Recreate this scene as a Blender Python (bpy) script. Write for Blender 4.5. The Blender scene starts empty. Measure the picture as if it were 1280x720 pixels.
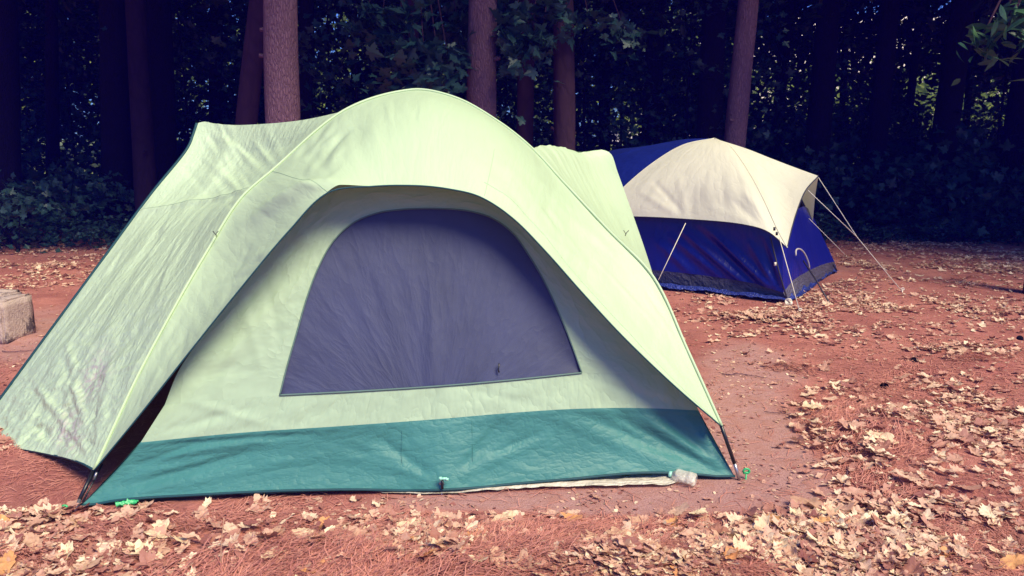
import bpy, math, random
import numpy as np
from mathutils import Vector, Matrix
from mathutils import noise as mnoise

# ------------------------------------------------------------------ camera, world, sun, exposure
SC = bpy.context.scene
COL = SC.collection
RAD = math.radians
CAM_Z = 1.5
FPX = 949.0                                  # focal length in 1280-wide pixels
PITCH = math.atan((360 - 190) / FPX)         # horizon at v = 190
cam_data = bpy.data.cameras.new('camera')
cam = bpy.data.objects.new('camera', cam_data)
COL.objects.link(cam)
cam.location = (0, 0, CAM_Z)
cam.rotation_euler = (RAD(90) - PITCH, 0, 0)
cam_data.sensor_width = 36
cam_data.lens = 36 * FPX / 1280
cam_data.clip_start = 0.05
cam_data.clip_end = 1000
SC.camera = cam

SUN_EL, SUN_AZ = RAD(50), RAD(36)            # azimuth: to the right of straight behind the camera
sun_dir = Vector((math.sin(SUN_AZ) * math.cos(SUN_EL), -math.cos(SUN_AZ) * math.cos(SUN_EL), math.sin(SUN_EL)))
w = bpy.data.worlds.new('World')
SC.world = w
w.use_nodes = True
nt = w.node_tree
sky = nt.nodes.new('ShaderNodeTexSky')
sky.sky_type = 'NISHITA'
sky.sun_disc = False
sky.sun_elevation = SUN_EL
sky.sun_rotation = math.atan2(sun_dir.x, sun_dir.y)
tint = nt.nodes.new('ShaderNodeMix')
tint.data_type = 'RGBA'
tint.blend_type = 'MULTIPLY'
tint.inputs[0].default_value = 1.0
tint.inputs[7].default_value = (0.28, 0.48, 1.0, 1)      # violet cast of the photograph's shade
nt.links.new(sky.outputs[0], tint.inputs[6])
nt.links.new(tint.outputs[2], nt.nodes['Background'].inputs[0])
nt.nodes['Background'].inputs[1].default_value = 0.15
sun_data = bpy.data.lights.new('sun', 'SUN')
sun_data.energy = 5.0
sun_data.angle = RAD(26)
sun_data.color = (1.0, 0.89, 0.53)
sun = bpy.data.objects.new('sun', sun_data)
COL.objects.link(sun)
sun.rotation_euler = sun_dir.to_track_quat('Z', 'Y').to_euler()
sun.location = (6, -8, 20)
SC.view_settings.view_transform = 'Standard'
SC.view_settings.look = 'None'
SC.view_settings.exposure = 0.57
SC.view_settings.gamma = 1.0
SC.render.engine = 'CYCLES'
SC.cycles.max_bounces = 6
SC.cycles.transparent_max_bounces = 8
SC.cycles.use_denoising = True

# ------------------------------------------------------------------ measuring: photograph -> world
CP, SP = math.cos(PITCH), math.sin(PITCH)


def ray(u, v):
    a, b = u - 640.0, v - 360.0
    return np.array((a, FPX * CP - b * SP, -FPX * SP - b * CP))


def at(u, v, Y):
    r = ray(u, v)
    return np.array((0, 0, CAM_Z)) + r * (Y / r[1])


def G(u, v, z=0.0):
    r = ray(u, v)
    return np.array((0, 0, CAM_Z)) + r * ((z - CAM_Z) / r[2])


def proj(P):
    P = np.asarray(P, float)
    d = P - np.array((0, 0, CAM_Z))
    dep = d[..., 1] * CP - d[..., 2] * SP
    up = d[..., 1] * SP + d[..., 2] * CP
    dep = np.where(np.abs(dep) < 1e-6, 1e-6, dep)
    return 640 + FPX * d[..., 0] / dep, 360 - FPX * up / dep


# ------------------------------------------------------------------ helpers
RNG = np.random.default_rng(7)
random.seed(7)


def vnoise(x, y, seed=0):
    x = np.asarray(x, float); y = np.asarray(y, float)
    xi = np.floor(x).astype(np.int64); yi = np.floor(y).astype(np.int64)
    xf, yf = x - xi, y - yi
    sx, sy = xf * xf * (3 - 2 * xf), yf * yf * (3 - 2 * yf)

    def h(i, j):
        n = (i * 374761393 + j * 668265263 + seed * 1442695041) & 0xffffffff
        n = ((n ^ (n >> 13)) * 1274126177) & 0xffffffff
        n = n ^ (n >> 16)
        return (n & 0xffff) / 32767.5 - 1
    a = h(xi, yi) * (1 - sx) + h(xi + 1, yi) * sx
    b = h(xi, yi + 1) * (1 - sx) + h(xi + 1, yi + 1) * sx
    return a * (1 - sy) + b * sy


def fbm(x, y, seed=0, octv=4):
    t, a = 0, 1.0
    for k in range(octv):
        t = t + a * vnoise(x * 2 ** k, y * 2 ** k, seed + k * 17)
        a *= .5
    return t


def spline(pts, n=48, power=0.5):
    """Centripetal Catmull-Rom through pts, resampled to n points evenly along its length."""
    P = np.array(pts, float)
    if len(P) == 2:
        t = np.linspace(0, 1, n)[:, None]
        return P[0] * (1 - t) + P[1] * t
    P = np.vstack([2 * P[0] - P[1], P, 2 * P[-1] - P[-2]])
    out = []
    for i in range(1, len(P) - 2):
        p0, p1, p2, p3 = P[i - 1:i + 3]
        d = lambda a, b: max(np.linalg.norm(a - b), 1e-6) ** power
        t0 = 0; t1 = t0 + d(p0, p1); t2 = t1 + d(p1, p2); t3 = t2 + d(p2, p3)
        t = np.linspace(t1, t2, 24)[:, None]
        A1 = (t1 - t) / (t1 - t0) * p0 + (t - t0) / (t1 - t0) * p1
        A2 = (t2 - t) / (t2 - t1) * p1 + (t - t1) / (t2 - t1) * p2
        A3 = (t3 - t) / (t3 - t2) * p2 + (t - t2) / (t3 - t2) * p3
        B1 = (t2 - t) / (t2 - t0) * A1 + (t - t0) / (t2 - t0) * A2
        B2 = (t3 - t) / (t3 - t1) * A2 + (t - t1) / (t3 - t1) * A3
        C = (t2 - t) / (t2 - t1) * B1 + (t - t1) / (t2 - t1) * B2
        out.append(C if i == 1 else C[1:])
    C = np.vstack(out)
    return resample(C, n)


def resample(C, n):
    s = np.concatenate([[0], np.cumsum(np.linalg.norm(np.diff(C, axis=0), axis=1))])
    t = np.linspace(0, s[-1], n)
    return np.stack([np.interp(t, s, C[:, k]) for k in range(C.shape[1])], 1)


def keyspline(pts, per=8):
    """Catmull-Rom keeping the same number of samples between key points (for lofts)."""
    P = np.array(pts, float)
    P = np.vstack([2 * P[0] - P[1], P, 2 * P[-1] - P[-2]])
    out = []
    t = np.linspace(0, 1, per + 1)[:, None]
    for i in range(1, len(P) - 2):
        p0, p1, p2, p3 = P[i - 1:i + 3]
        d = np.linalg.norm(p2 - p1)
        m1 = (p2 - p0) * d / (np.linalg.norm(p2 - p1) + np.linalg.norm(p1 - p0) + 1e-9)
        m2 = (p3 - p1) * d / (np.linalg.norm(p3 - p2) + np.linalg.norm(p2 - p1) + 1e-9)
        C = (2 * t**3 - 3 * t**2 + 1) * p1 + (t**3 - 2 * t**2 + t) * m1 + (-2 * t**3 + 3 * t**2) * p2 + (t**3 - t**2) * m2
        out.append(C if i == 1 else C[1:])
    return np.vstack(out)


def coons(top, bottom, left, right, nu=60, nv=50):
    """top/bottom run left->right, left/right run top->bottom."""
    T, B, L, R = resample(top, nu), resample(bottom, nu), resample(left, nv), resample(right, nv)
    u = np.linspace(0, 1, nu)[None, :, None]; v = np.linspace(0, 1, nv)[:, None, None]
    ruled1 = (1 - v) * T[None] + v * B[None]
    ruled2 = (1 - u) * L[:, None] + u * R[:, None]
    bil = (1 - u) * (1 - v) * T[0] + u * (1 - v) * T[-1] + (1 - u) * v * B[0] + u * v * B[-1]
    return ruled1 + ruled2 - bil


def loft(A, B, nv=30):
    v = np.linspace(0, 1, nv)[:, None, None]
    return (1 - v) * A[None] + v * B[None]


def grid_normals(Gd):
    du = np.gradient(Gd, axis=1); dv = np.gradient(Gd, axis=0)
    n = np.cross(du, dv)
    l = np.linalg.norm(n, axis=2, keepdims=True)
    return n / np.maximum(l, 1e-9)


def toward_cam(N, Gd):
    """Flip normals so that they face the open camp (towards the photographer)."""
    d = np.array((0, 0, CAM_Z)) - Gd
    s = np.sign((N * d).sum(2, keepdims=True)); s[s == 0] = 1
    return N * s


def uvgrid(Gd):
    """metric-ish UV of a grid"""
    nv, nu = Gd.shape[:2]
    lu = np.linalg.norm(np.diff(Gd, axis=1), axis=2).sum(1).mean()
    lv = np.linalg.norm(np.diff(Gd, axis=0), axis=2).sum(0).mean()
    U, V = np.meshgrid(np.linspace(0, lu, nu), np.linspace(0, lv, nv))
    return np.stack([U, V], 2)


def mesh_np(name, V, F, mat, parent=None, uv=None, smooth=True, attr=None, col=None):
    """V (n,3), F list of index arrays (each (m,k)); uv per vertex (n,2)"""
    V = np.asarray(V, np.float32)
    if isinstance(F, np.ndarray):
        F = [F]
    me = bpy.data.meshes.new(name)
    me.vertices.add(len(V))
    me.vertices.foreach_set('co', V.ravel())
    idx = np.concatenate([f.ravel() for f in F]).astype(np.int32)
    tot = np.concatenate([np.full(len(f), f.shape[1], np.int32) for f in F])
    start = np.concatenate([[0], np.cumsum(tot)[:-1]]).astype(np.int32)
    me.loops.add(len(idx))
    me.loops.foreach_set('vertex_index', idx)
    me.polygons.add(len(tot))
    me.polygons.foreach_set('loop_start', start)
    me.polygons.foreach_set('loop_total', tot)
    me.update(calc_edges=True)
    me.polygons.foreach_set('use_smooth', np.full(len(tot), smooth, bool))
    if uv is not None:
        l = me.uv_layers.new(name='UVMap')
        l.data.foreach_set('uv', np.asarray(uv, np.float32)[idx].ravel())
    for nm, vals in (attr or {}).items():
        a = me.attributes.new(nm, 'FLOAT', 'POINT')
        a.data.foreach_set('value', np.asarray(vals, np.float32).ravel())
    me.validate()
    me.materials.append(mat)
    o = bpy.data.objects.new(name, me)
    COL.objects.link(o)
    if parent is not None:
        o.parent = parent
        o.matrix_parent_inverse = parent.matrix_basis.inverted()
    return o


class MB:
    """collects pieces into ONE mesh"""
    def __init__(self):
        self.V, self.F, self.UV, self.n = [], [], [], 0

    def add(self, V, F, uv=None):
        V = np.asarray(V, float)
        for f in (F if isinstance(F, list) else [F]):
            self.F.append(np.asarray(f) + self.n)
        self.V.append(V); self.UV.append(np.zeros((len(V), 2)) if uv is None else np.asarray(uv))
        self.n += len(V)

    def grid(self, Gd, uv=None):
        nv, nu = Gd.shape[:2]
        i = np.arange(nv * nu).reshape(nv, nu)
        f = np.stack([i[:-1, :-1], i[1:, :-1], i[1:, 1:], i[:-1, 1:]], -1).reshape(-1, 4)
        self.add(Gd.reshape(-1, 3), f, (uvgrid(Gd) if uv is None else uv).reshape(-1, 2))

    def tube(self, pts, r, sides=8, cap=True):
        P = np.asarray(pts, float); n = len(P)
        R = np.full(n, r) if np.isscalar(r) else np.asarray(r, float)
        T = np.gradient(P, axis=0); T /= np.maximum(np.linalg.norm(T, axis=1, keepdims=True), 1e-9)
        ref = np.array((0, 0, 1.0)) if abs(T[0][2]) < .9 else np.array((1.0, 0, 0))
        a = np.cross(T[0], ref); a /= np.linalg.norm(a)
        rings = []
        ang = np.linspace(0, 2 * np.pi, sides, endpoint=False)
        s = np.concatenate([[0], np.cumsum(np.linalg.norm(np.diff(P, axis=0), axis=1))])
        uvs = []
        for k in range(n):
            a = a - T[k] * a.dot(T[k]); a /= max(np.linalg.norm(a), 1e-9)
            b = np.cross(T[k], a)
            rings.append(P[k] + R[k] * (np.cos(ang)[:, None] * a + np.sin(ang)[:, None] * b))
            uvs.append(np.stack([ang / (2 * np.pi), np.full(sides, s[k])], 1))
        i = np.arange(n * sides).reshape(n, sides)
        j = np.roll(i, -1, axis=1)
        f = np.stack([i[:-1], j[:-1], j[1:], i[1:]], -1).reshape(-1, 4)
        F = [f]
        V = np.vstack(rings); uv = np.vstack(uvs)
        if cap and sides > 2:
            F += [i[0][::-1][None], i[-1][None]]
        self.add(V, F, uv)

    def box(self, c, size, rot=None):
        x, y, z = np.array(size) / 2
        V = np.array([(sx * x, sy * y, sz * z) for sx in (-1, 1) for sy in (-1, 1) for sz in (-1, 1)])
        if rot is not None:
            V = V @ np.array(rot).T
        F = np.array([(0, 1, 3, 2), (4, 6, 7, 5), (0, 4, 5, 1), (2, 3, 7, 6), (0, 2, 6, 4), (1, 5, 7, 3)])
        self.add(V + np.array(c), F)

    def build(self, name, mat, parent=None, smooth=True):
        return mesh_np(name, np.vstack(self.V), self.F, mat, parent, np.vstack(self.UV), smooth)


def local(o):
    """the mesh was built round its parent's own origin"""
    o.matrix_parent_inverse = Matrix()
    return o


def tag(o, label=None, cat=None, group=None, kind=None):
    if label: o['label'] = label
    if cat: o['category'] = cat
    if group: o['group'] = group
    if kind: o['kind'] = kind
    return o


def empty(name, loc, label, cat, group=None):
    o = bpy.data.objects.new(name, None)
    COL.objects.link(o)
    o.location = Vector(loc)
    o.empty_display_size = .1
    return tag(o, label, cat, group)


# ------------------------------------------------------------------ materials
class NT:
    def __init__(self, name):
        self.m = bpy.data.materials.new(name)
        self.m.use_nodes = True
        self.t = self.m.node_tree
        self.t.nodes.clear()
        self.out = self.n('ShaderNodeOutputMaterial')

    def n(self, typ, ins=None, **props):
        nd = self.t.nodes.new(typ)
        for k, v in props.items():
            setattr(nd, k, v)
        for k, v in (ins or {}).items():
            s = nd.inputs[k]
            if isinstance(v, bpy.types.NodeSocket):
                self.t.links.new(v, s)
            else:
                s.default_value = v
        return nd

    def mix(self, a, b, f, blend='MIX'):
        nd = self.n('ShaderNodeMix', data_type='RGBA', blend_type=blend)
        for k, v in ((0, f), (6, a), (7, b)):
            if isinstance(v, bpy.types.NodeSocket):
                self.t.links.new(v, nd.inputs[k])
            else:
                nd.inputs[k].default_value = v if k == 0 else (*v[:3], 1)
        return nd.outputs[2]

    def math(self, op, a, b=0.0, c=0.0):
        nd = self.n('ShaderNodeMath', operation=op)
        for k, v in enumerate((a, b, c)):
            if isinstance(v, bpy.types.NodeSocket):
                self.t.links.new(v, nd.inputs[k])
            else:
                nd.inputs[k].default_value = v
        return nd.outputs[0]

    def ramp(self, f, stops):
        nd = self.n('ShaderNodeValToRGB', {0: f})
        e = nd.color_ramp.elements
        while len(e) < len(stops):
            e.new(.5)
        for k, (p, c) in enumerate(stops):
            e[k].position = p
            e[k].color = (*c[:3], 1) if not np.isscalar(c) else (c, c, c, 1)
        return nd.outputs[0]

    def noise(self, vec, scale, detail=4, rough=.55, dist=0.0, typ='FBM'):
        return self.n('ShaderNodeTexNoise', {'Vector': vec, 'Scale': scale, 'Detail': detail, 'Roughness': rough, 'Distortion': dist}, noise_type=typ, normalize=True).outputs[0]

    def vec(self, kind='Object', scale=None, rot=None):
        o = self.n('ShaderNodeTexCoord').outputs[kind]
        if scale is not None:
            o = self.n('ShaderNodeMapping', {'Vector': o, 'Scale': scale, 'Rotation': rot or (0, 0, 0)}).outputs[0]
        return o

    def bump(self, h, strength, dist=.01, normal=None):
        ins = {'Height': h, 'Strength': strength, 'Distance': dist}
        if normal is not None:
            ins['Normal'] = normal
        return self.n('ShaderNodeBump', ins).outputs[0]

    def principled(self, color, rough=.6, normal=None, spec=.4, **kw):
        ins = {'Base Color': color if isinstance(color, bpy.types.NodeSocket) else (*color[:3], 1), 'Roughness': rough, 'Specular IOR Level': spec}
        if normal is not None:
            ins['Normal'] = normal
        ins.update(kw)
        return self.n('ShaderNodeBsdfPrincipled', ins).outputs[0]

    def done(self, sh):
        self.t.links.new(sh, self.out.inputs[0])
        return self.m


def fabric(name, color, rough=.5, trans=.25, wr=((9, (1, 1, 1), .35),), weave=.03, spec=.4, crumple=None, spots=None, var=.05, ground_reflection=False):
    """thin tent cloth: wrinkles are ridged noise in the cloth's own UV; wr: (scale, stretch, strength)"""
    k = NT(name)
    uv = k.n('ShaderNodeTexCoord').outputs['UV']
    nrm = None
    for sc, st, s in wr:
        mp = k.n('ShaderNodeMapping', {'Vector': uv, 'Scale': st}).outputs[0]
        f = k.noise(mp, sc, 3, .5, .15)
        f = k.math('ABSOLUTE', k.math('SUBTRACT', f, .5))
        f = k.math('POWER', f, .7)
        nrm = k.bump(f, s, .05, nrm)
    if crumple:
        sc, s = crumple
        vo = k.n('ShaderNodeTexVoronoi', {'Vector': k.n('ShaderNodeVectorMath', {0: uv, 1: k.n('ShaderNodeTexNoise', {'Vector': uv, 'Scale': 6.0}).outputs[1]}, operation='ADD').outputs[0], 'Scale': sc}, feature='F1').outputs[0]
        # crumpling fades out away from the lower hem: V runs downwards
        nrm = k.bump(vo, s, .03, nrm)
    fine = k.noise(uv, 260, 2, .5)
    nrm = k.bump(fine, weave, .002, nrm)
    c = k.mix(color, tuple(min(1, x * (1 - 2.2 * var)) for x in color), k.ramp(k.noise(uv, 1.7, 4, .6), ((.35, 0), (.75, 1))))
    if ground_reflection:
        sf = k.n('ShaderNodeAttribute', attribute_name='ground_reflection').outputs['Fac']
        c = k.mix(c, (.50, .40, .42), k.math('MULTIPLY', sf, k.ramp(k.noise(uv, 26, 3, .6), ((.42, 0), (.6, .8)))))  # pinkish reflection of the ground, painted into the cloth colour
    if spots:
        c = k.mix(c, spots, k.ramp(k.noise(uv, 46, 2, .6), ((.70, 0), (.78, .8))))
    p = k.principled(c, rough, nrm, spec)
    if trans > 0:
        tl = k.n('ShaderNodeBsdfTranslucent', {'Color': c, 'Normal': nrm}).outputs[0]
        p = k.n('ShaderNodeMixShader', {0: trans, 1: p, 2: tl}).outputs[0]
    return k.done(p)


def plain(name, color, rough=.5, spec=.4, metal=0.0, nsc=60, nst=.1, var=.25):
    k = NT(name)
    v = k.vec('Object')
    n = k.noise(v, nsc, 3)
    c = k.mix(color, tuple(x * (1 - var) for x in color), n)
    return k.done(k.principled(c, rough, k.bump(n, nst, .004), spec, Metallic=metal))


def bark(name, c1, c2, vs=(42, 42, 9), deep=.7):
    k = NT(name)
    v = k.vec('Object', vs)
    vo = k.n('ShaderNodeTexVoronoi', {'Vector': k.n('ShaderNodeVectorMath', {0: v, 1: k.n('ShaderNodeTexNoise', {'Vector': v, 'Scale': 1.2}).outputs[1]}, operation='ADD').outputs[0], 'Scale': 1.0}, feature='DISTANCE_TO_EDGE').outputs[0]
    plate = k.ramp(vo, ((.0, 0), (.22, 1)))
    n = k.noise(k.vec('Object', (30, 30, 9)), 1.0, 6, .65)
    big = k.noise(k.vec('Object', (2.2, 2.2, .7)), 1.0, 3)
    oi = k.n('ShaderNodeObjectInfo').outputs['Random']
    c = k.mix(c1, c2, n)
    c = k.mix(c, tuple(x * .55 for x in c1), k.math('MULTIPLY', k.math('SUBTRACT', 1.0, plate), .35))
    c = k.mix(c, tuple(min(1, x * 1.5) for x in c2), k.math('MULTIPLY', k.ramp(big, ((.56, 0), (.72, 1))), .5))
    c = k.mix(c, tuple(x * .7 for x in c1), k.math('MULTIPLY', oi, .5))
    h = k.math('ADD', k.math('MULTIPLY', plate, .7), k.math('MULTIPLY', n, .6))
    return k.done(k.principled(c, .9, k.bump(h, deep, .03), .12))


def leafmat(name, c1, c2, trans=.3, rough=.5, rnd='attr', spec=.35):
    k = NT(name)
    if rnd == 'attr':
        r = k.n('ShaderNodeAttribute', attribute_name='rnd').outputs['Fac']
    else:
        r = k.n('ShaderNodeObjectInfo').outputs['Random']
    c = k.mix(c1, c2, r)
    n = k.noise(k.vec('Object'), 40, 3)
    c = k.mix(c, tuple(x * .6 for x in c1), k.math('MULTIPLY', n, .45))
    p = k.principled(c, rough, None, spec)
    t = k.n('ShaderNodeBsdfTranslucent', {'Color': c}).outputs[0]
    return k.done(k.n('ShaderNodeMixShader', {0: trans, 1: p, 2: t}).outputs[0])


MINT = (.475, .60, .405)
M = {}
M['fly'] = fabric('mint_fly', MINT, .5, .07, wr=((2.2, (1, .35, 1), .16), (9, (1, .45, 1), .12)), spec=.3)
M['fly_crinkled'] = fabric('mint_fly_crinkled', (.52, .65, .445), .36, .06, wr=((2.0, (2.6, .4, 1), .2), (8, (1.6, .6, 1), .16), (20, (1.2, .8, 1), .16)), spec=.5, ground_reflection=True)
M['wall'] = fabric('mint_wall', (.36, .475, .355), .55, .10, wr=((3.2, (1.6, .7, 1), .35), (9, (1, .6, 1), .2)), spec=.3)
M['teal'] = fabric('teal_band', (.055, .205, .212), .5, .10, wr=((3.2, (.5, 1.6, 1), .16), (12, (.8, 1.2, 1), .2)), spec=.3, spots=(.10, .26, .28), var=.08)
M['mesh'] = fabric('window_mesh', (.045, .052, .128), .6, 0, wr=((1.6, (2.6, .55, 1), .10), (5, (1.4, .8, 1), .12)), weave=.3, spec=.3, var=.15)
M['piping'] = plain('teal_piping', (.012, .06, .085), .6, .3)
M['pole'] = plain('black_pole', (.012, .012, .018), .35, .5)
M['metal'] = plain('grey_metal', (.45, .42, .45), .35, .5, .8)
M['green'] = plain('green_plastic', (.03, .42, .16), .4, .5)
M['clip'] = plain('pale_clip', (.35, .75, .62), .4, .5)
M['tarp'] = fabric('white_groundsheet', (.78, .70, .62), .35, .1, wr=((8, (1, 2.5, 1), .4), (22, (1, 1, 1), .2)), crumple=(14, .2), var=.2)
M['cream'] = fabric('cream_fly', (.72, .69, .59), .5, .2, wr=((1.5, (1, .5, 1), .25), (6, (1.2, .5, 1), .2)), spec=.3, weave=.006)
M['bluefly'] = fabric('blue_fly', (.005, .014, .17), .5, .04, wr=((1.5, (1, .5, 1), .4), (6, (1, .6, 1), .3)), spec=.35)
M['navy'] = fabric('navy_wall', (.003, .006, .20), .38, .02, wr=((1.2, (2.2, .5, 1), .3), (5, (1.6, .5, 1), .2)), spec=.55, weave=.01)
M['skirt'] = fabric('grey_skirt', (.11, .10, .16), .7, .05, wr=((5, (1, 1, 1), .6), (16, (1, 1, 1), .5)), weave=.3, spec=.2, var=.2)
M['bluetarp'] = fabric('blue_tarp', (.03, .05, .32), .35, .05, wr=((6, (1.5, 1, 1), .7), (18, (1, 1, 1), .5)), crumple=(20, .6), spec=.5)
M['cord'] = plain('white_cord', (.75, .68, .60), .7, .2)
M['needle'] = leafmat('dry_needles', (.66, .29, .235), (.38, .125, .115), .1, .7, spec=.2)
M['litter'] = None

# ------------------------------------------------------------------ ground
def dens_px(u, v, blobs):
    t = np.zeros_like(u)
    for cu, cv, ru, rv, wgt in blobs:
        t = t + wgt * np.exp(-(((u - cu) / ru) ** 2 + ((v - cv) / rv) ** 2))
    return t


MOUNDS = [(*G(1090, 540)[:2], .42, .25, .07), (*G(1180, 600)[:2], .6, .3, .035), (*G(480, 712)[:2], .45, .16, .05),
          (*G(690, 705)[:2], .35, .16, .045), (*G(350, 700)[:2], .3, .12, .03), (*G(850, 715)[:2], .35, .12, .035), (*G(1230, 470)[:2], .6, .4, .03)]


def ground_z(x, y):
    x = np.asarray(x, float); y = np.asarray(y, float)
    z = .018 * fbm(x * .9, y * .9, 3, 3) + .008 * fbm(x * 5, y * 5, 11, 3)
    for mx, my, rx, ry, h in MOUNDS:
        z = z + h * np.exp(-(((x - mx) / rx) ** 2 + ((y - my) / ry) ** 2)) * (1 + .35 * vnoise(x * 9, y * 9, 5))
    # calm and level where the two tents stand
    calm = np.exp(-(np.maximum(0, np.abs(x + .5) - 1.6) / .5) ** 2 - (np.maximum(0, np.abs(y - 4.6) - 1.5) / .25) ** 2)
    calm2 = np.exp(-(np.maximum(0, np.abs(x - 2.4) - 1.8) / .5) ** 2 - (np.maximum(0, np.abs(y - 9.2) - 1.9) / .4) ** 2)
    z = z * (1 - .85 * np.maximum(calm, calm2)) - .004 * np.maximum(calm, calm2)
    far = np.clip((y - 24) / 40, 0, 1)
    return z + far * 2.2 + far * .5 * fbm(x * .05, y * .05, 9, 3)


def axis(lo, a, b, hi, step, grow=1.25):
    mid = list(np.arange(a, b, step))
    out, s, p = [], step, b
    while p < hi:
        out.append(p); s *= grow; p += s
    out.append(hi)
    pre, s, p = [], step, a
    while p > lo:
        s *= grow; p -= s; pre.append(max(p, lo))
    return np.array(sorted(set(pre + mid + out)))


gx, gy = axis(-130, -5, 6.5, 130, .045), axis(-60, 2.2, 10.5, 105, .045)
X, Y = np.meshgrid(gx, gy)
Z = ground_z(X, Y)
uu, vv = proj(np.stack([X, np.maximum(Y, 1.2), Z], 2))
wob = .35 * fbm(X * 1.6, Y * 1.6, 21, 3)
DIRT = [(950, 500, 75, 70, 1.1), (930, 580, 90, 45, 1.1), (1000, 610, 70, 40, .9), (760, 625, 200, 22, 1.0), (880, 455, 60, 40, .7), (20, 430, 90, 45, .9), (1090, 335, 120, 16, .8), (60, 400, 70, 30, .6), (30, 650, 90, 22, .5), (600, 628, 160, 14, .6)]
dirt = np.clip(dens_px(uu, vv, DIRT) * .85 + wob * .9 - .25, 0, 1) * (Y > 1.5)
gb = MB(); gb.grid(np.stack([X, Y, Z], 2), uv=np.stack([X, Y], 2))
k = NT('forest_floor')
v = k.vec('Object')
warp = k.n('ShaderNodeVectorMath', {0: v, 1: k.n('ShaderNodeVectorMath', {0: k.n('ShaderNodeTexNoise', {'Vector': v, 'Scale': 3.0, 'Detail': 2.0}).outputs[1], 1: (.45, .45, 0)}, operation='MULTIPLY').outputs[0]}, operation='ADD').outputs[0]
fib = None
for rz, s in ((.3, 1.0), (1.5, 1.15), (2.5, .9)):
    mp = k.n('ShaderNodeMapping', {'Vector': warp, 'Rotation': (0, 0, rz), 'Scale': (240 * s, 22 * s, 1)}).outputs[0]
    f = k.noise(mp, 1.0, 2, .5)
    fib = f if fib is None else k.math('MAXIMUM', fib, f)
big = k.noise(v, 1.3, 5, .6)
mid = k.noise(v, 9, 5, .65)
c = k.mix((.23, .072, .068), (.62, .255, .225), k.ramp(fib, ((.5, 0), (.78, 1))))
c = k.mix(c, (.36, .118, .105), k.math('MULTIPLY', k.ramp(mid, ((.4, 0), (.65, 1))), .6))
c = k.mix(c, (.60, .255, .215), k.math('MULTIPLY', k.ramp(big, ((.42, 0), (.65, 1))), .45))
grain = k.noise(v, 130, 4, .7)
dc = k.mix((.31, .150, .150), (.47, .26, .25), k.ramp(grain, ((.35, 0), (.65, 1))))
dc = k.mix(dc, (.36, .16, .135), k.math('MULTIPLY', k.ramp(mid, ((.45, 0), (.7, 1))), .8))
da = k.n('ShaderNodeAttribute', attribute_name='dirt').outputs['Fac']
df = k.ramp(k.math('ADD', da, k.math('MULTIPLY', k.math('SUBTRACT', mid, .5), .7)), ((.25, 0), (.6, 1)))
c = k.mix(c, dc, df)
hgt = k.math('ADD', k.math('MULTIPLY', fib, k.math('SUBTRACT', 1.0, k.math('MULTIPLY', df, .75))), k.math('MULTIPLY', grain, .6))
far_g = k.n('ShaderNodeAttribute', attribute_name='grassy').outputs['Fac']
c = k.mix(c, k.mix((.10, .16, .03), (.30, .30, .14), big), far_g)
M['ground'] = k.done(k.principled(c, .9, k.bump(k.math('ADD', hgt, k.math('MULTIPLY', mid, 1.5)), .8, .012), .12))
g = mesh_np('ground', np.vstack(gb.V), gb.F, M['ground'], None, np.vstack(gb.UV), True,
            {'dirt': dirt.ravel(), 'grassy': np.clip((Y - 25 + 3 * vnoise(X * .3, Y * .3, 4)) / 4, 0, 1).ravel()})
tag(g, 'red-brown forest floor of pine needles with bare trodden earth', kind='structure')

# ------------------------------------------------------------------ added blue volume that lifts the dark tones towards navy
hb_ = MB(); hb_.box((0, 22, 9.5), (276, 176, 21))
k = NT('shade_lift')
pv_ = k.n('ShaderNodeVolumePrincipled', {'Color': (.03, .012, .85, 1), 'Density': .0042, 'Anisotropy': 0.0})
k.t.links.new(pv_.outputs[0], k.out.inputs[1])
hz = hb_.build('shade_lift_volume', k.m, None, False)
tag(hz, 'added blue volume lifting the dark tones over camp and wood', kind='stuff')
SC.cycles.volume_bounces = 0
SC.cycles.volume_step_rate = 4

# ------------------------------------------------------------------ leaf scatter
def scatter_np(templ_v, templ_f, pos, rot, scl):
    """pos (n,3), rot (n,3,3), scl (n,) -> V, F, rnd index"""
    n, kk = len(pos), len(templ_v)
    V = np.einsum('nij,kj->nki', rot, templ_v) * scl[:, None, None] + pos[:, None]
    F = templ_f[None] + (np.arange(n) * kk)[:, None, None]
    return V.reshape(-1, 3), F.reshape(-1, templ_f.shape[1])


def rots(n, rng, tilt=1.0, up=None):
    """random frames whose normal is within 'tilt' (rad, gaussian) of up (default +z)"""
    up = np.tile((0, 0, 1.0), (n, 1)) if up is None else up
    nr = up + rng.normal(0, tilt, (n, 3))
    nr /= np.linalg.norm(nr, axis=1, keepdims=True)
    t = rng.normal(0, 1, (n, 3)); t -= nr * (t * nr).sum(1, keepdims=True)
    t /= np.linalg.norm(t, axis=1, keepdims=True)
    b = np.cross(nr, t)
    return np.stack([t, b, nr], 2)


def star(points, fold=.12):
    """flat leaf outline -> fan from (0,0) with a slight fold; unit length"""
    P = np.array(points, float)
    V = np.vstack([[0, 0, 0], np.c_[P, fold * np.abs(P[:, 1]) - .12 * P[:, 0] ** 2]])
    n = len(P)
    F = np.array([(0, 1 + i, 1 + (i + 1) % n) for i in range(n)])
    return V, F


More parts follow.
